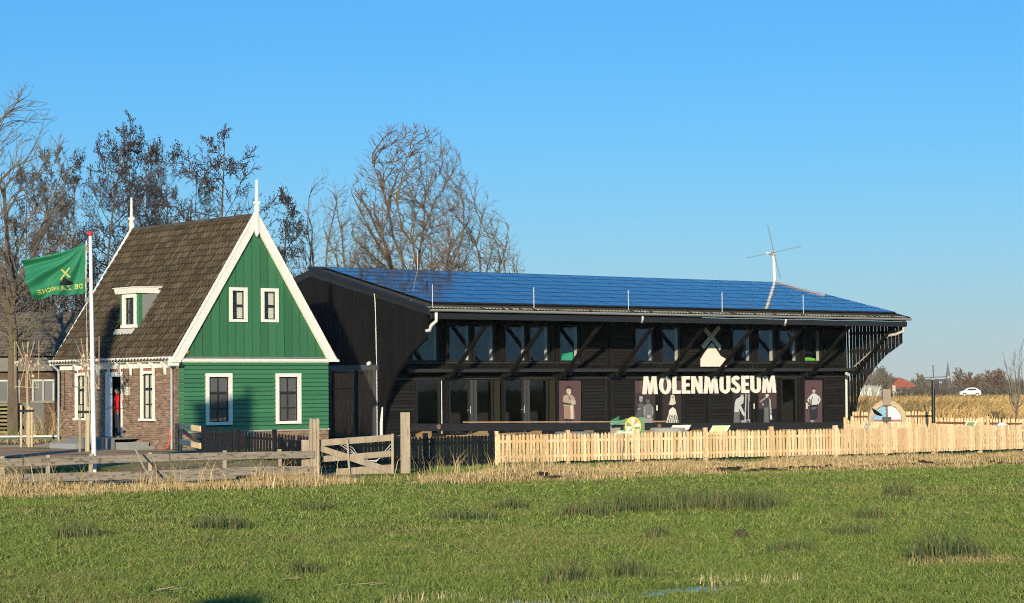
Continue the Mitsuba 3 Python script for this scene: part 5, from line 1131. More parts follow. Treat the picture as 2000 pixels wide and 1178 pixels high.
def tree(name, label, x, y, h, rad, seed, P, twig='twig_grey', stems=1, lean=(0, 0), spread=.25, cones=0.0, group=None, width=1.0, crown=None):
    r = np.random.default_rng(seed); A, B = Segs(), Segs(); P = dict(P, tips=[])
    P['len'] = (P['len'][0] * width,) + P['len'][1:]
    for s in range(stems):
        a = s * 2 * np.pi / max(stems, 1) + seed
        d = np.array([lean[0] + (spread * math.cos(a) if stems > 1 else 0), lean[1] + (spread * .6 * math.sin(a) if stems > 1 else 0), 1.0]); d /= np.linalg.norm(d)
        grow(r, A, B, np.array([x + .25 * math.cos(a) * (stems > 1), y + .25 * math.sin(a) * (stems > 1), -0.1]), d, P.get('l0', 1.0) * h * (1 if s == 0 else r.uniform(.75, .97)), rad * (1 if stems == 1 else .8), 0, P)
    # the grown tree is brought to its height and crown width
    va, fa = A.mesh(6); vb, fb = B.mesh(3); kz = h / np.percentile(vb[:, 2], 99.6)
    q = np.percentile(vb[:, 0] - x, [1.5, 98.5]); kx = (crown / (q[1] - q[0])) if crown else kz
    kx = float(np.clip(kx, .45, 2.2))
    for v_ in (va, vb): v_ -= [x, y, 0]; v_ *= [kx, kx, kz]; v_ += [x, y, 0]
    P['tips'] = [((p_ - [x, y, 0]) * [kx, kx, kz] + [x, y, 0]) for p_ in P['tips']]
    t = thing(name, label, 'tree', group)
    put('trunk', mikit.ply((va, fa), 'bark', smooth=False), t)
    put('crown', mikit.ply((vb, fb), twig), t)
    if cones:
        tp_ = np.array(P['tips']); tp_ = tp_[r.random(len(tp_)) < cones]
        c = len(tp_); s = r.uniform(.022, .042, c); o = np.array([[1, 0, 0], [-.5, .87, 0], [-.5, -.87, 0], [0, 0, 1.3], [0, 0, -1.3]])
        cl = tp_[:, None] + r.normal(0, .05, (c, 1, 3)) + o[None] * s[:, None, None]
        f = np.array([[0, 1, 3], [1, 2, 3], [2, 0, 3], [1, 0, 4], [2, 1, 4], [0, 2, 4]])
        put('cones', mikit.ply((cl.reshape(-1, 3), (f[None] + np.arange(c)[:, None, None] * 5).reshape(-1, 3)), 'cone_brown'), t, kind='stuff')
    return t


def crown_tree(name, label, x, y, h, width, seed, twig='twig_grey', fork=.22, counts=(8, 60, 420, 1700), wind=0.0, rad=.2, base=.2, stems=1, group=None, rmin=.012, cones=0.0, flat=2.0):
    """A tree whose limbs, branches and twigs reach for points spread through a domed crown, each from the nearest wood below it."""
    r = np.random.default_rng(seed); A, B = Segs(), Segs()
    nodes, dirs, lev = [], [], []
    zf = h * fork
    for s in range(stems):
        ox = (s - (stems - 1) / 2) * .9
        p0, p1 = np.array([x + ox * .25, y, -.1]), np.array([x + ox * 1.3 + r.normal(0, .15), y, zf * r.uniform(.9, 1.1)])
        for k in range(5):
            a, b = p0 + (p1 - p0) * k / 5, p0 + (p1 - p0) * (k + 1) / 5
            A.add(a, b, rad * (1 - .06 * k), rad * (1 - .06 * (k + 1)))
            if k > 2: nodes.append(b); dirs.append(np.array([0, 0, 1.0])); lev.append(0)
    rx, zc = width / 2, h * (base + (1 - base) * .42); up_, dn = h - zc, zc - h * base
    def target(n, rr):
        d = r.normal(0, 1, (n, 3)); d /= (np.abs(d) ** flat).sum(1, keepdims=True) ** (1 / flat)
        q = r.uniform(*rr, n)[:, None] ** (1 / 2.6)
        d = d * q * [rx, rx * .8, 1.0]; d[:, 2] *= np.where(d[:, 2] > 0, up_, dn)
        return d + [x, y, zc]
    R = (rad * .50, rad * .20, max(rad * .09, rmin * 1.2), rmin)
    for L, n in enumerate(counts):
        T_ = target(n, [(.45, .8), (.25, 1.0), (.1, 1.0), (.05, 1.12)][L])
        if L == 0: T_[:, 2] = np.maximum(T_[:, 2], h * .55)
        T_ = T_[np.argsort(np.linalg.norm(T_ - [x, y, zf], axis=1))]
        N, D, LV = np.array(nodes), np.array(dirs), np.array(lev)
        newn, newd = [], []
        for p in T_:
            v = p - N; dist = np.linalg.norm(v, axis=1)
            cost = dist * (1 + 1.5 * np.clip(.25 - v[:, 2] / (dist + 1e-6), 0, 2)) * (1 + .9 * (1 - (v * D).sum(1) / (dist + 1e-6))) * np.where(LV < L - 1, 1.12, 1.0)
            k = int(np.argmin(cost)); d = dist[k]
            if d < .12 or (L > 0 and d > h * .5): continue
            c = N[k] + D[k] * d * .38 + r.normal(0, .06 * d, 3) + [0, 0, .10 * d]
            m = (8, 6, 4, 3)[L]; pts = []
            e = p + np.array([-wind * d * (.55 if L == 3 else .15), 0, .12 * d * (L == 3)])
            for j in range(m + 1):
                t = j / m; q = (1 - t) ** 2 * N[k] + 2 * t * (1 - t) * c + t * t * e
                pts.append(q + r.normal(0, .012 * d, 3) * (0 < j < m))
            for j in range(m):
                r0, r1 = R[L] * (1 - .75 * j / m), R[L] * (1 - .75 * (j + 1) / m)
                (A if L < 2 else B).add(pts[j], pts[j + 1], max(r0, rmin), max(r1, rmin * .7))
                if L < 3: newn.append(pts[j + 1]); u_ = pts[j + 1] - pts[j]; newd.append(u_ / (np.linalg.norm(u_) + 1e-9))
        nodes += newn; dirs += newd; lev += [L + 1] * len(newn)
    va, fa = A.mesh(6); vb, fb = B.mesh(3)
    t = thing(name, label, 'tree', group)
    put('trunk', mikit.ply((va, fa), 'bark'), t)
    put('crown', mikit.ply((vb, fb), twig), t)
    return t


SURVEY_P, SURVEY_R = math.radians(2.347), math.radians(0.533)


def px(u, v, Y):
    """world x and z of a bearing (u, v) taken in the photograph, at depth Y: the surveyed spot of a far thing."""
    x, y = (u - 1000) / 4200, -(v - 589) / 4200
    X, U = x * math.cos(SURVEY_R) + y * math.sin(SURVEY_R), -x * math.sin(SURVEY_R) + y * math.cos(SURVEY_R)
    k = Y / (math.cos(SURVEY_P) - U * math.sin(SURVEY_P))
    return X * k, 2 + (math.sin(SURVEY_P) + U * math.cos(SURVEY_P)) * k


AL = 'alders behind the green house'
for i, (u, vt, Y, wpx, lab) in enumerate([
    (92, 288, 108, 95, 'slender alder with dark cones above the green flag'), (148, 300, 116, 90, 'thin alder between the flag and the house roof'), (200, 262, 106, 130, 'tall alder left of the tallest one behind the house'),
    (248, 232, 110, 130, 'tallest alder with a ragged top behind the back finial'), (272, 275, 118, 110, 'alder close behind the tallest alder over the roof ridge'), (322, 282, 109, 100, 'slim alder over the middle of the roof ridge'),
    (418, 258, 107, 190, 'broad alder with many cones left of the front finial'), (370, 325, 118, 110, 'lower alder above the right half of the roof ridge'), (538, 372, 110, 110, 'alder just right of the white front finial'), (50, 330, 120, 110, 'alder in the thicket at the left edge')]):
    x, z = px(u, vt, Y); tree('alder', lab, x, Y, z, .125, 100 + i, ALDER, 'twig_purple', 1, (rng.normal(0, .02), 0), cones=.42, group=AL, crown=1.3 * wpx * Y / 4200)
GB = 'bare trees by the buildings'
x, z = px(-30, 165, 90); crown_tree('bare_tree', 'big pale bare tree with a thick trunk at the left edge', -20.9, 90, z, 5.6, 7, fork=.30, rad=.27, base=.25, group=GB, wind=-.2)
for i, (u, vt, Y, wpx, lab, tw, st, fk, ba, wi, cn) in enumerate([
    (628, 336, 112, 130, 'bare tree with upright branches right of the green gable', 'twig_grey', 1, .35, .2, 0, (7, 36, 200, 620)), (672, 350, 108, 110, 'slim bare tree left of the big willow', 'twig_grey', 1, .4, .25, .1, (6, 34, 190, 600)),
    (806, 250, 114, 238, 'broad domed willow with wind swept twigs behind the hall', 'twig_red', 2, .26, .22, .5, (14, 120, 950, 6500)), (905, 340, 116, 200, 'round bare tree joined to the right of the willow', 'twig_red', 2, .25, .2, .2, (8, 60, 420, 1500)),
    (730, 395, 112, 130, 'low reddish bare tree at the left foot of the willow', 'twig_red', 2, .2, .15, .3, (7, 50, 300, 1000)), (955, 405, 117, 150, 'grey bare tree furthest right over the solar roof but one', 'twig_grey', 2, .22, .2, 0, (7, 50, 300, 1000)),
    (990, 482, 119, 110, 'small bare tree furthest right over the solar roof', 'twig_grey', 2, .2, .15, 0, (6, 36, 200, 600)), (872, 425, 110, 120, 'mossy bare tree in front of the willow', 'twig_grey', 2, .3, .2, 0, (6, 36, 200, 600)),
    (700, 455, 120, 120, 'low bare tree between the slim tree and the willow', 'twig_grey', 2, .2, .15, 0, (6, 36, 200, 600)), (580, 470, 118, 90, 'low bare tree close right of the green gable', 'twig_purple', 2, .2, .15, 0, (6, 36, 200, 600))]):
    x, z = px(u, vt, Y); crown_tree('bare_tree', lab, x, Y, z, wpx * Y / 4200, 200 + i, tw, fk, cn, wi, .26 if i == 2 else .17, ba, st, GB, flat=3.0 if i == 2 else 2.0)
for i, (u, vt, Y, lab) in enumerate([(10, 470, 110, 'low bare tree at the left edge of the thicket'), (60, 480, 112, 'low bare tree under the flag in the thicket'), (120, 500, 111, 'low bare tree between flag and pole in the thicket'), (180, 480, 118, 'low bare tree left of the white barge board'), (-30, 420, 104, 'low bare tree just beyond the left edge')]):
    x, z = px(u, vt, Y); tree('thicket_tree', lab, x, Y, z, .10, 300 + i, dict(ROUND, kids=(12, 8, 6)), 'twig_purple', 3, spread=.4, cones=.25, group='thicket behind the brick building', crown=3.4)
yt = thing('young_tree', 'young bare tree with long upright shoots at the right edge', 'tree')
r = np.random.default_rng(41); A, B = Segs(), Segs(); b0 = np.array([20.1, 86.0, 0])
for k in range(4): A.add(b0 + [0, 0, .32 * k - .1], b0 + [.01 * k, 0, .32 * (k + 1) - .1], .055 - .005 * k, .05 - .005 * k)
for k in range(15):
    a = r.uniform(0, 2 * np.pi); p = b0 + [.03, 0, r.uniform(.75, 1.2)]; out = r.uniform(.15, .85); hh = r.uniform(1.2, 2.35) * (1.15 - .35 * out); q = p; n = 9
    for j in range(n):
        t = (j + 1) / n; e = p + np.array([math.cos(a) * out * t ** .7, math.sin(a) * out * t ** .7, hh * t ** 1.15]) + r.normal(0, .02, 3)
        B.add(q, e, .020 * (1 - .6 * j / n), .020 * (1 - .6 * (j + 1) / n)); q = e
        if j > 1 and r.random() < .75:
            s_ = e + np.array([r.normal(0, .16), r.normal(0, .16), r.uniform(.15, .45)]); B.add(e, s_, .010, .007)
put('trunk', mikit.ply(A.mesh(6), 'bark'), yt); put('crown', mikit.ply(B.mesh(3), 'twig_grey'), yt)
# ------------------------------------------------------------------ grass, stubble, rushes
def blades(r, x, y, h, w, lean, cols, z=None, bend=0.0):
    """One tapered blade (two faces when bent) per point."""
    n = len(x); z = gz(x, y) if z is None else z
    a = r.uniform(0, 2 * np.pi, n); ux, uy = np.cos(a), np.sin(a); b = r.uniform(0, 2 * np.pi, n); l = lean * h * r.uniform(0.2, 1.0, n)
    lx, ly = np.cos(b) * l, np.sin(b) * l
    P0 = np.stack([x - ux * w / 2, y - uy * w / 2, z - 0.01], 1); P1 = np.stack([x + ux * w / 2, y + uy * w / 2, z - 0.01], 1)
    P2 = np.stack([x + lx, y + ly, z + h], 1)
    if bend:
        M0 = np.stack([x - ux * w * .38 + lx * .35, y - uy * w * .38 + ly * .35, z + h * .6], 1); M1 = np.stack([x + ux * w * .38 + lx * .35, y + uy * w * .38 + ly * .35, z + h * .6], 1)
        P2 = np.stack([x + lx * (1 + bend), y + ly * (1 + bend), z + h], 1)
        v = np.stack([P0, P1, M0, M1, P2], 1).reshape(-1, 3); f = np.array([[0, 1, 3], [0, 3, 2], [2, 3, 4]]); k = 5
    else: v = np.stack([P0, P1, P2], 1).reshape(-1, 3); f = np.array([[0, 1, 2]]); k = 3
    return v, (f[None] + (np.arange(n) * k)[:, None, None]).reshape(-1, 3), np.repeat(cols, k, 0)


scene['grass_blade'] = {'type': 'twosided', 'b': {'type': 'principled', 'base_color': VC, 'roughness': 0.75, 'specular': 0.25}}
r = np.random.default_rng(11)
def in_view(x, y, m=0.6): return np.abs(x) < 0.243 * y + m


def palette(r, n, cols, amt=.18):
    c = np.array(cols)[r.integers(0, len(cols), n)]
    return np.clip(c * (1 + r.normal(0, amt, (n, 1))), .005, .9)


vs, fs, cs, o = [], [], [], 0
for y0, y1, dens, h, w in ((18.3, 24, 1500, .050, .0075), (24, 31, 820, .050, .0100), (31, 40, 460, .052, .0130), (40, 57, 250, .055, .019)):
    n = int((y1 - y0) * (0.486 * (y1 + y0) / 2 + 3.2) * dens)
    y = r.uniform(y0, y1, n); x = r.uniform(-1, 1, n) * (0.243 * y + 1.6)
    dd = y - edge_line(x)
    P = np.stack([x, y, x * 0], 1); patch = meshkit.fbm(P * 0.55, 3, 3); fine = meshkit.fbm(P * 4.2, 2, 8)
    pud = np.min([np.hypot((x - a) / c, (y - b) / d) for a, b, c, d in PUDDLES], axis=0)
    keep = (dd < np.where(x < -2, 0.3, 0.15)) | ((x > -3.4) & (x < -2.1) & (dd < 4.5)) | ((dd > 4.2) & (x > -2))
    keep &= (r.random(n) < 0.55 + 0.6 * fine) & (pud > 1.1)
    x, y, patch, fine = x[keep], y[keep], patch[keep], fine[keep]; n = len(x)
    c = palette(r, n, [(.165, .228, .040), (.132, .192, .034), (.20, .262, .052), (.28, .30, .085), (.102, .158, .028)])
    yel = (r.random(n) < .05 + .30 * np.clip((patch - .52) * 5, 0, 1)); c[yel] = palette(r, yel.sum(), [(.30, .24, .10), (.24, .22, .08)])
    hh = h * r.uniform(.5, 1.3, n) * np.clip(2.6 * fine - .25, .3, 2.0)
    v, f, cc = blades(r, x, y, hh, w * r.uniform(.7, 1.3, n), 1.9, c, bend=.15)
    vs.append(v); fs.append(f + o); cs.append(cc); o += len(v)
put('grass', mikit.ply((np.vstack(vs), np.vstack(fs)), 'grass_blade', color=np.vstack(cs)), label='short green pasture grass covering the foreground', cat='grass', kind='stuff')
# straw coloured stubble and reeds along the ditch edge
n = 72000; x = r.uniform(-15.5, 17.5, n); off_ = r.uniform(-0.25, 1, n)
wide = np.where(x < -2, 3.6, 3.9); y = edge_line(x) + off_ * wide + .25 * np.sin(x * 1.7) * (off_ < .1)
k = in_view(x, y, 2.0) & ~((x > -3.4) & (x < -2.1) & (r.random(n) < .9)) & ~((x > -4.6) & (x < -1.9) & (y > edge_line(x) + 1.2) & (r.random(n) < .7)); x, y, off_ = x[k], y[k], off_[k]; n = len(x)
k = r.random(n) < .35 + .9 * meshkit.fbm(np.stack([x, y, x * 0], 1) * 1.3, 2, 4); x, y, off_ = x[k], y[k], off_[k]; n = len(x)
left = x < -2.2
cl = meshkit.fbm(np.stack([x * .9, y * .9, x * 0], 1), 3, 31)
h = np.where(left, r.uniform(.04, .16, n) * np.clip(6 * (cl - .32), .35, 2.6), r.uniform(.05, .15, n) * np.clip(5 * (cl - .3), .4, 1.6)); h = np.where((r.random(n) < .10) & (x < 1.0) & (cl > .56), r.uniform(.3, .8, n), h)
c = palette(r, n, [(.52, .38, .18), (.44, .31, .14), (.60, .46, .25), (.36, .25, .11)], .15)
v, f, cc = blades(r, x, y, h, r.uniform(.010, .02, n), .55, c, bend=.3)
put('dry_reed', mikit.ply((v, f), 'grass_blade', color=cc), label='straw coloured cut reed and dry grass along the ditch before the fences', cat='reeds', kind='stuff')
# dark peat clods at the cut edge on the right
m = MB(); n = 0
for xx in np.arange(-0.5, 14.5, .16):
    if meshkit.noise(np.array([xx * .8 + 3, 2.0, 1.0])) > .50:
        b = trimesh.creation.icosphere(1, r.uniform(.05, .11)); b.apply_scale([1.5, 1, .32]); b.vertices += r.normal(0, .014, b.vertices.shape)
        yy = float(edge_line(np.array(xx))) + r.normal(.1, .10); m.mesh(b.apply_translation([xx, yy, float(gz(xx, yy)) + .03]), vary((.045, .028, .018), .25, r))
put('peat_clods', m.ply('matte'), label='dark peat clods along the cut ditch edge', cat='soil', kind='stuff')
# rush tufts standing in the pasture
TF = [(2.74, 34.9, 1.5, .42, 'widest dark rush tuft, in the right half of the pasture'), (4.0, 35.6, .55, .30, 'low rush tuft at the right end of the widest one'), (4.88, 24.6, .42, .36, 'tall dark rush tuft with dry base at lower right'), (5.25, 24.9, .25, .26, 'small rush tuft beside the tall one at lower right'),
      (.55, 22.1, .32, .20, 'rush tuft above the puddles at the bottom'), (1.2, 22.6, .28, .22, 'rush tuft right above the puddles'), (1.09, 33.9, .5, .24, 'rush tuft in the middle of the pasture'), (-.03, 35.7, .35, .22, 'small rush tuft left of the middle one'), (-4.3, 31.6, .5, .22, 'rush tuft in the left part of the pasture'),
      (-.8, 33.2, .6, .2, 'flat rush tuft left of the centre'), (-6.1, 30.2, .4, .24, 'rush tuft nearest the left edge'), (-3.3, 36.2, .35, .2, 'faint rush tuft below the field gate'), (6.9, 38.5, .3, .3, 'upright rush tuft right of the widest one'), (1.9, 28.6, .16, .18, 'tiny dark rush tuft near the centre right'),
      (4.6, 29.2, .4, .16, 'low rush tuft right of the small soil heap'), (3.4, 26.4, .35, .15, 'flat dark rush tuft in the lower right'), (-2.3, 23.6, .2, .17, 'sparse rush tuft in the lower left'), (5.4, 32.8, .3, .18, 'thin rush tuft on the right')]
for tx, ty, tw_, th_, lab in TF:
    n = int(520 * tw_ + 90); a = r.uniform(0, 2 * np.pi, n); q = np.sqrt(r.random(n)); x = tx + np.cos(a) * q * tw_; y = ty + np.sin(a) * q * min(tw_ * .5, .35)
    hh = 1.35 * th_ * r.uniform(.5, 1.15, n) * (1.1 - .5 * q)
    v, f, cc = blades(r, x, y, hh, r.uniform(.007, .012, n), .45, palette(r, n, [(.075, .105, .035), (.095, .125, .042), (.06, .085, .03), (.20, .17, .075)], .2), bend=.4)
    t = put('rush_tuft', mikit.ply((v, f), 'grass_blade', color=cc), None, lab, 'rush tuft', 'rush tufts in the pasture')
n = 380; a = r.uniform(0, 2 * np.pi, n); q = np.sqrt(r.random(n)); v, f, cc = blades(r, 5.1 + np.cos(a) * q * .75, 24.25 + np.sin(a) * q * .3, r.uniform(.05, .14, n), r.uniform(.006, .011, n), 1.1, palette(r, n, [(.42, .32, .15), (.35, .27, .12)]), bend=.3)
put('dry_tuft', mikit.ply((v, f), 'grass_blade', color=cc), None, 'pale dry grass at the foot of the tall rush tuft', 'grass', None, 'stuff')
n = 420; x = np.concatenate([r.uniform(-1.2, 0.9, 260), r.uniform(1.9, 3.0, 160)]); y = np.concatenate([r.normal(20.15, .12, 260), r.normal(22.2, .12, 160)]); v, f, cc = blades(r, x, y, r.uniform(.05, .13, n), r.uniform(.008, .014, n), .35, palette(r, n, [(.55, .47, .28), (.48, .38, .2)]))
put('reed_stub', mikit.ply((v, f), 'grass_blade', color=cc), None, 'pale cut reed stubs standing around the puddles', 'reeds', None, 'stuff')
for tx, ty, ang, lab in ((-3.55, 21.4, .1, 'few pale straws lying in the grass at lower left'), (-2.3, 22.6, -.1, 'few pale straws lying in the grass left of the centre'), (-1.65, 21.7, .15, 'few pale straws lying near the bottom centre')):
    m = MB()
    for k in range(4): q = np.array([tx + r.normal(0, .10), ty + r.normal(0, .08), float(gz(tx, ty)) + .035]); t = ang + r.normal(0, .2); m.tube([q, q + [.16 * math.cos(t), .16 * math.sin(t) + r.normal(0, .06), .02]], .003, 4, (.36, .31, .20))
    put('straws', m.ply('matte'), None, lab, 'straw')
mh = trimesh.creation.icosphere(2, .12); mh.apply_scale([.8, .6, .55]); mh.vertices += r.normal(0, .012, mh.vertices.shape); mh.apply_translation([3.05, 29.1, float(gz(3.05, 29.1)) + .03])
obj('soil_heap', mh, rough((.09, .08, .05), .95, .1), None, False, 'small grey soil heap in the pasture right of the centre', 'soil heap')
# grass verge and yard weeds beyond the fence, seen between the rails
n = 26000; x = r.uniform(-14, 24, n); y = r.uniform(52, 100, n); k = in_view(x, y, 2.0) & ~((x < -9.2 + (y - 65) * -.3) & (y > 66)) & (y > edge_line(x) + 3.6); x, y = x[k], y[k]; n = len(x)
k = ~((x > MUS.o[0] + 0 * x) & (y > 84.12 + (x + 3.2) * .79)); x, y = x[k], y[k]; n = len(x)
v, f, cc = blades(r, x, y, r.uniform(.03, .10, n), r.uniform(.02, .035, n), .8, palette(r, n, [(.10, .14, .035), (.14, .15, .05), (.20, .17, .07)]))
put('verge_grass', mikit.ply((v, f), 'grass_blade', color=cc), None, 'rough grass between the fences and the hall', 'grass', None, 'stuff')
n = 900; x = r.uniform(-22.5, -16.8, n); y = r.uniform(86, 94, n); v, f, cc = blades(r, x, y, r.uniform(.3, 1.5, n) * (.4 + .9 * (x > -19.5)), r.uniform(.02, .04, n), .6, palette(r, n, [(.42, .29, .13), (.30, .2, .09), (.5, .37, .18)]), z=x * 0, bend=.3)
put('dry_weeds', mikit.ply((v, f), 'grass_blade', color=cc), None, 'tall dry weeds between the brick building and the green house', 'weeds', None, 'stuff')
# ------------------------------------------------------------------ reeds, road and village in the distance
r = np.random.default_rng(21)
vs, fs, cs, o = [], [], [], 0
for y0, y1, n, h, w in ((84, 110, 29000, 1.15, .03), (110, 160, 28000, 1.10, .045), (160, 240, 22000, .85, .08), (240, 330, 12000, .5, .13)):
    y = r.uniform(y0, y1, n); x = y * r.uniform(.150, .285, n); k = x > 15.5 + (y - 84) * .02; x, y = x[k], y[k]; k = ~((x < 21) & (y < 104) & (x < 16.5 + (104 - y) * .3)); x, y = x[k], y[k]; n = len(x)
    pt = meshkit.fbm(np.stack([x * .10, y * .05, x * 0], 1) * 2, 3, 2)
    c = palette(r, n, [(.46, .28, .10), (.54, .35, .14), (.36, .21, .075), (.60, .43, .20)], .2); g = (pt > .54) & (r.random(n) < .8); c[g] = palette(r, g.sum(), [(.17, .13, .055), (.14, .12, .055), (.12, .09, .045)])
    if y0 > 150: c = c * .8
    fine = meshkit.fbm(np.stack([x * 2.2, y * .5, x * 0], 1), 2, 5); hh = h * r.uniform(.5, 1.1, n) * (.3 + .5 * pt + .9 * fine)
    a = r.normal(0.3, .25, n) * hh; z = x * 0
    P0 = np.stack([x - w / 2, y, z], 1); P1 = np.stack([x + w / 2, y, z], 1); M0 = np.stack([x - w * .35 + a * .4, y, hh * .65], 1); M1 = np.stack([x + w * .35 + a * .4, y, hh * .65], 1); P2 = np.stack([x + a * 1.2, y + r.normal(0, .1, n), hh], 1)
    v = np.stack([P0, P1, M0, M1, P2], 1).reshape(-1, 3); f = (np.array([[0, 1, 3], [0, 3, 2], [2, 3, 4]])[None] + (np.arange(n) * 5)[:, None, None]).reshape(-1, 3)
    vs.append(v); fs.append(f + o); cs.append(np.repeat(c, 5, 0)); o += len(v)
put('reed_bed', mikit.ply((np.vstack(vs), np.vstack(fs)), 'grass_blade', color=np.vstack(cs)), label='tall golden brown reeds behind the fences at the right', cat='reeds', kind='stuff')
put('road', MB().box(-60, 300, 379, 384, .02, .05, (.16, .15, .145)).ply('matte'), label='narrow country road beyond the reeds', kind='structure')
# small white car
car = thing('car', 'small white hatchback car driving left on the road beyond the reeds', 'car')
CF = Frame((80.9, 381, .06), 0)
pr_ = Polygon([(-1.76, .32), (-1.80, .55), (-1.72, .78), (-1.35, .93), (-.95, 1.0), (-.52, 1.36), (-.2, 1.47), (.5, 1.50), (1.05, 1.42), (1.45, 1.10), (1.72, .95), (1.80, .60), (1.76, .30)]).buffer(.04, 4)
put('body', MB(CF).prism(pr_.difference(unary_union([ell(-1.12, .30, .36, .36), ell(1.16, .30, .36, .36)])), -.80, .80, (.80, .80, .80)).ply('satin', 35), car)
put('side_window', MB(CF).prism(Polygon([(-.72, 1.02), (-.42, 1.30), (-.05, 1.38), (.55, 1.39), (.95, 1.32), (1.1, 1.05)]), -.815, -.79, (.02, .02, .025)).ply('gloss'), car)
put('windscreen', MB(CF).add([[-.93, -.62, 1.045], [-.93, .62, 1.045], [-.55, .55, 1.375], [-.55, -.55, 1.375]], [[0, 1, 2], [0, 2, 3]], (.02, .02, .025)).ply('gloss'), car)
for x in (-1.12, 1.16):
    w_ = put('wheel', MB(CF).tube([[x, -.80, .29], [x, -.62, .29]], .29, 18, (.02, .02, .02)).ply('matte', 30), car)
    put('rim', MB(CF).tube([[x, -.815, .29], [x, -.79, .29]], .20, 14, (.6, .6, .6)).ply('satin', 30), w_)
put('sill', MB(CF).box(-.75, .8, -.81, -.79, .26, .36, (.08, .08, .08)).ply('satin'), car)
put('headlight', MB(CF).mesh(trimesh.creation.icosphere(2, .13).apply_translation(CF.p([-1.62, -.62, .76])), (.55, .56, .56), True).ply('gloss', True), car)
# village
VY = 900.0
HAZED = lambda c, k: tuple(np.array(c))
def vx(u, Y): return px(u, 760, Y)[0]
def vz(v, u, Y): return px(u, v, Y)[1]


def gable_house(label, u0, u1, veave, vridge, Y, wall, roof_c, kind='house', gable_front=False, wins=3):
    x0, x1 = vx(u0, Y), vx(u1, Y); ze, zr_ = vz(veave, u0, Y), vz(vridge, u0, Y); dp = abs(x1 - x0) * (.7 if not gable_front else 1.2)
    h = thing("village_" + kind, label, kind); hip = abs(x1 - x0) * (.38 if kind == 'barn' else .03)
    put('wall', MB().box(x0, x1, Y, Y + dp, -.5, ze, wall).ply('matte'), h)
    if gable_front:
        xm = (x0 + x1) / 2
        put('gable', MB().prism(Polygon([(x0, ze), (x1, ze), (xm, zr_ - .15)]), Y, Y + .3, wall).ply('matte'), h)
        put('roof', MB().prism(Polygon([(x0 - .4, ze - .1), (x0, ze), (xm, zr_ - .12), (x1, ze), (x1 + .4, ze - .1), (xm, zr_ + .15)]), Y - .4, Y + dp, roof_c).ply('matte'), h)
    else:
        put('roof', MB().add([[x0 - .4, Y - .5, ze], [x1 + .4, Y - .5, ze], [x1 - hip, Y + dp / 2, zr_], [x0 + hip, Y + dp / 2, zr_], [x0 - .4, Y + dp + .5, ze], [x1 + .4, Y + dp + .5, ze]], [[0, 1, 2], [0, 2, 3], [3, 2, 5], [3, 5, 4], [0, 3, 4], [1, 5, 2]], roof_c).ply('matte'), h)
    for k in range(wins):
        a = x0 + (x1 - x0) * (k + .5) / wins; s = min(.9, (x1 - x0) / wins * .3)
        put('window', MB().box(a - s, a + s, Y - .06, Y + .05, ze * .35, ze * .35 + 1.3, (.03, .035, .04)).ply('gloss'), h)
    return h


b = gable_house('big barn with a steep red tiled roof in the village', 1716, 1795, 757, 738, 700, (.22, .14, .11), (.42, .115, .055), 'barn', False, 4)
gable_house('grey roofed shed left of the red barn', 1700, 1740, 758, 744, 740, (.16, .15, .14), (.12, .115, .12), 'shed', False, 2)
gable_house('pale greenhouse shed right of the red barn', 1785, 1815, 762, 758, 640, (.45, .45, .43), (.50, .50, .50), 'shed', False, 3)
gable_house('small white cabin by the road left of the barn', 1748, 1760, 768, 763, 420, (.75, .74, .70), (.6, .58, .52), 'cabin', False, 1)
gable_house('village house with pale gable just right of the church', 1868, 1882, 752, 742, 860, (.50, .42, .28), (.14, .10, .085), 'house', True, 1)
gable_house('village house with a white gable between the bare trees', 1894, 1912, 752, 743, 840, (.62, .60, .55), (.20, .12, .09), 'house', True, 2)
gable_house('village house with a red roof under the dark right tree', 1918, 1942, 752, 745, 900, (.36, .30, .26), (.30, .12, .085), 'house', False, 3)
gable_house('low house with a brown roof at the right edge', 1962, 2012, 755, 747, 820, (.52, .50, .47), (.12, .10, .095), 'house', False, 4)
gable_house('row house with a dark roof left of the church', 1808, 1832, 753, 744, 880, (.30, .24, .2), (.11, .10, .105), 'house', False, 4)
gable_house('low pale house in front of the church', 1840, 1868, 757, 752, 760, (.50, .48, .45), (.13, .11, .10), 'house', False, 4)
# church with slender spire
ch = thing('village_church', 'brick village church with a slender grey spire', 'church')
CY = 1300.0; cx = vx(1853, CY); bz = vz(745, 1853, CY); tz = vz(731, 1853, CY); sz_ = vz(705, 1853, CY); hw = (vx(1857, CY) - vx(1849.5, CY)) / 2
put('tower', MB().box(cx - hw, cx + hw, CY, CY + 2 * hw, 0, tz, (.20, .145, .12)).ply('matte'), ch)
put('spire', MB().lathe([cx, CY + hw, 0], [(hw * 1.25, tz), (hw * .9, tz + (sz_ - tz) * .12), (hw * .42, tz + (sz_ - tz) * .55), (.05, sz_)], 8, (.13, .14, .155)).ply('matte'), ch)
put('clock', MB().tube([[cx, CY - .1, tz - 1.8], [cx, CY - .3, tz - 1.8]], hw * .45, 12, (.6, .58, .5)).ply('matte'), ch)
x0 = vx(1808, CY); ze, zrd = vz(752, 1830, CY), vz(740.5, 1830, CY)
put('nave', MB().box(x0, cx + hw * 2.6, CY + 3, CY + 16, 0, ze, (.22, .16, .13)).ply('matte'), ch)
put('roof', MB().add([[x0 - .5, CY + 2, ze], [cx + hw * 2.8, CY + 2, ze], [cx + hw * 1.2, CY + 9.5, zrd], [x0 + 1, CY + 9.5, zrd], [x0 - .5, CY + 17, ze], [cx + hw * 2.8, CY + 17, ze]], [[0, 1, 2], [0, 2, 3], [3, 2, 5], [3, 5, 4], [0, 3, 4], [1, 5, 2]], (.12, .12, .135)).ply('matte'), ch)
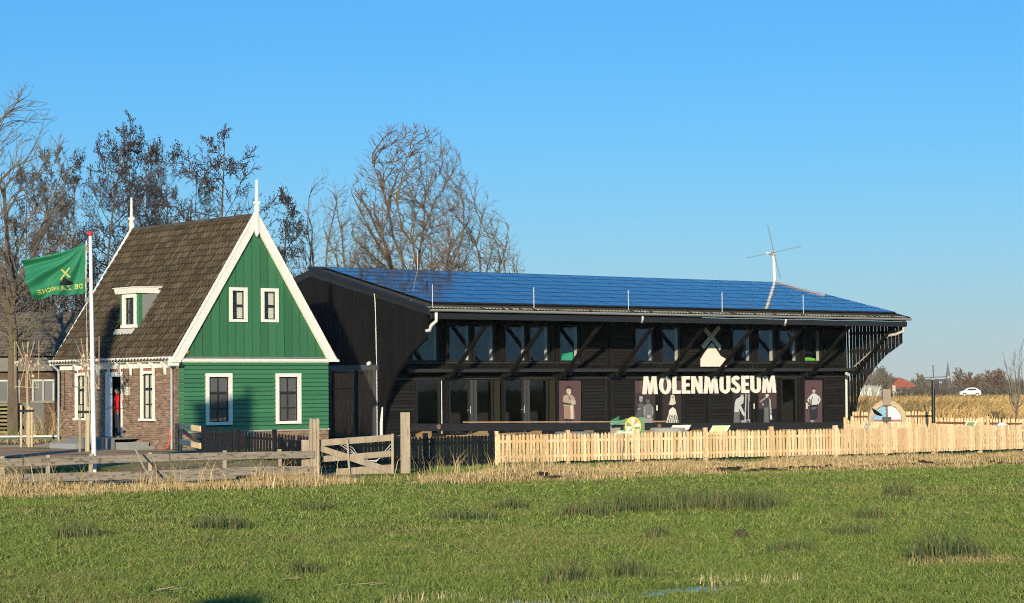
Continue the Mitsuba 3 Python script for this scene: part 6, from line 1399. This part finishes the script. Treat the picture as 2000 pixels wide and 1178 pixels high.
for k in range(4): put('dormer', MB().box(x0 + 3 + k * 3.2, x0 + 4.2 + k * 3.2, CY + 4.0, CY + 6, ze + 1, ze + 2, (.6, .6, .58)).ply('matte'), ch)
put('gable', MB().prism(Polygon([(cx - hw * 1.6, 0), (cx + hw * 3.4, 0), (cx + hw * 3.4, ze), (cx + hw * .9, zrd - .5), (cx - hw * 1.6, ze)]), CY + 1, CY + 2, (.25, .185, .15)).ply('matte'), ch)
FARP = dict(ROUND, n=(5, 4, 3), wob=(.05, .12, .16), up=(.05, .14, .08), kids=(26, 13), f0=(.12, .2), ang=((18, 55), (25, 55)), len=(.55, .42), taper=(.45, .3), windk=(0, 0, 0), rmin=.05)
for i, (u, vt, Y, lab, st, sp, tw) in enumerate([(1705, 722, 430, 'bare tree seen under the slatted right wing of the hall', 3, .35, 'twig_grey'), (1724, 716, 440, 'tall bare tree just right of the slatted wing', 2, .2, 'twig_grey'), (1738, 726, 450, 'bare tree at the right end of the wing group', 1, .1, 'twig_grey'), (1690, 735, 425, 'low bare tree leftmost under the slatted wing', 3, .4, 'twig_grey'),
    (1798, 730, 620, 'grey bare tree right of the red barn roof', 2, .3, 'twig_grey'), (1810, 736, 640, 'bare tree left of the small turbine pole', 2, .3, 'twig_grey'), (1884, 719, 560, 'tall golden bare tree right of the church', 2, .16, 'twig_red'), (1872, 738, 600, 'low bare tree close right of the church tower', 2, .35, 'twig_grey'), (1893, 735, 610, 'bushy bare tree right of the tall golden tree', 3, .4, 'twig_red'),
    (1915, 730, 640, 'narrow bare tree between the white gable and red roof', 1, .1, 'twig_grey'), (1942, 721, 560, 'broad reddish bare tree before the red roofed house', 3, .3, 'twig_red'), (1952, 735, 570, 'bushy reddish bare tree near the right edge', 4, .5, 'twig_red'), (1930, 738, 650, 'low reddish bare tree left of the broad one', 3, .4, 'twig_red')]):
    x, z = px(u, vt, Y); tree('village_tree', lab, x, Y, z, .22, 500 + i, dict(FARP, rmin=.035 * Y / 500), tw, st, spread=sp, group='bare trees before the village', crown={'broad': 50, 'tall': 36, 'bushy': 36}.get(lab.split()[0], 27) * Y / 4200)
# low scrub at the village edge and pale reed plumes by the wing
n = 5200; Y = r.uniform(395, 560, n); u = r.uniform(1660, 2010, n); x = (u - 1000) / 4200 * Y; hh = r.uniform(.5, 2.6, n) * (.4 + 1.1 * meshkit.fbm(np.stack([x * .05, Y * .01, x * 0], 1), 3, 6))
v, f, cc = blades(r, x, Y, hh * .6, r.uniform(.25, .6, n), 1.3, palette(r, n, [(.11, .085, .06), (.085, .075, .05), (.14, .10, .065), (.07, .075, .045)], .2), z=x * 0)
put('scrub', mikit.ply((v, f), 'grass_blade', color=cc), label='dark scrub along the edge of the village', cat='scrub', kind='stuff')
n = 900; Y = r.uniform(388, 400, n); u = r.uniform(1672, 1716, n); x = (u - 1000) / 4200 * Y; v, f, cc = blades(r, x, Y, r.uniform(.4, 2.4, n), r.uniform(.25, .5, n), .4, palette(r, n, [(.55, .54, .46), (.3, .29, .24), (.62, .6, .54)], .2), z=x * 0)
put('pampas', mikit.ply((v, f), 'grass_blade', color=cc), label='pale plumes of tall grass under the slatted wing', cat='tall grass', kind='stuff')
sg = thing('road_sign', 'small road sign on a post beyond the painted wheel', 'sign'); x = vx(1746, 300)
put('post', MB().box(x - .05, x + .05, 300, 300.1, 0, 1.9, (.5, .5, .48)).ply('matte'), sg); put('plate', MB().box(x - .22, x + .22, 299.9, 299.98, 1.3, 2.1, (.55, .40, .32)).ply('matte'), sg)
# woods closing the horizon left of and behind the buildings
n = 9000; Y = r.uniform(700, 1000, n); x = Y * r.uniform(-.30, .30, n); hh = r.uniform(2, 9, n) * (.3 + 1.2 * meshkit.fbm(np.stack([x * .01, Y * .0, x * 0], 1), 3, 2)) * .6
v, f, cc = blades(r, x, Y, hh, r.uniform(1.0, 2.5, n), .35, palette(r, n, [(.10, .085, .07), (.085, .08, .065), (.12, .095, .075)], .2), z=x * 0)
put('far_wood', mikit.ply((v, f), 'grass_blade', color=cc), label='far off bare wood along the horizon', cat='wood', kind='stuff')
# ------------------------------------------------------------------ outside the frame: forms added for their shadows, and trees the windows mirror
l_ = -SUN
def back(p, s): return np.array(p) - l_ / math.hypot(l_[0], l_[1]) * s


# unseen hut added left of frame, outline shaped to shade the green wall
c = back(HOU.p([1.87, 0, 1.62]), 33.0); e_ = back(HOU.p([2.87, 0, 1.86]), 33.0); a_ = back(HOU.p([0.87, 0, 1.38]), 33.0)
ht = thing('mill_hut', 'unseen hut form with finial added left of the view to shade the green wall', 'hut')
MF = Frame((a_[0], a_[1], 0), 0); wd = e_[0] - a_[0]
put('wall', MB(MF).prism(Polygon([(0, -.2), (wd, -.2), (wd, e_[2]), (wd * .45, e_[2] - .35), (0, a_[2] - .15)]), 0, 1.2, (.05, .10, .06)).ply('matte'), ht)
put('roof', MB(MF).prism(Polygon([(-.1, a_[2] - .17), (wd * .45, e_[2] - .36), (wd + .05, e_[2]), (wd + .05, e_[2] + .05), (wd * .45, e_[2] - .28), (-.1, a_[2] - .08)]), -.1, 1.3, (.1, .08, .06)).ply('matte'), ht)
put('finial', MB(MF).box(wd - .10, wd, .5, .6, e_[2], e_[2] + .42, WHITE).box(wd - .18, wd + .06, .5, .6, e_[2] + .34, e_[2] + .45, WHITE).ply('matte'), ht)
# unseen chimney added further left for the soft dark band over roof and door
c = back(HOU.p([0.9, 5.75, 4.9]), 42.0)
chm = thing('brick_chimney', 'unseen chimney form added left of the view to shade the roof and door', 'chimney')
put('shaft', MB().tube([[c[0], c[1], -.2], [c[0], c[1], c[2]]], [.72, .36], 14, (.25, .14, .1)).ply('matte', 30), chm)
put('cap', MB().tube([[c[0], c[1], c[2]], [c[0], c[1], c[2] + .3]], [.38, .36], 14, (.2, .12, .09)).ply('matte', 30), chm)
lp = thing('street_lamp', 'unseen lamp form added behind the viewpoint to shade the grass', 'street lamp')  # unlit lamp form, unseen, added to drop a shadow on the near grass
c = back([-2.65, 20.6, 0], 23.0)
put('post', MB().tube([[c[0] + .1, c[1], 0], [c[0] + .1, c[1], c[2] - .1]], [.05, .04], 8, (.1, .1, .1)).ply('satin', 30), lp)
put('lantern', MB().tube([[c[0], c[1], c[2] - .34], [c[0], c[1], c[2] + .03], [c[0], c[1], c[2] + .10]], [.26, .36, .10], 10, (.08, .08, .08)).ply('satin', 30), lp)
# trees to the right that the hall's windows mirror
for i, (x, y, h, P, lab) in enumerate([(118, 92, 7.5, ROUND, 'bare tree mirrored in the hall windows, nearest'), (128, 84, 9, ALDER, 'narrow bare tree mirrored in the hall windows'), (136, 96, 7, ROUND, 'low bare tree mirrored in the hall windows, farthest')]):
    tree('riverside_tree', lab, x, y, h, .2, 700 + i, dict(FARP, rmin=.045), 'twig_purple', 2, spread=.2)
# thin winter haze over the whole place
scene['air'] = {'type': 'homogeneous', 'albedo': {'type': 'rgb', 'value': [0.95, 0.95, 0.95]}, 'sigma_t': {'type': 'rgb', 'value': [0.00009, 0.00009, 0.00009]}}
scene['haze'] = {'type': 'cube', 'to_world': T().translate([0, 0, 22]).scale([4500, 4500, 24]), 'bsdf': {'type': 'null'}, 'interior': {'type': 'ref', 'id': 'air'}}
scene['camera']['medium'] = {'type': 'ref', 'id': 'air'}
tag('haze', 'thin winter haze in the air', None, None, 'stuff')
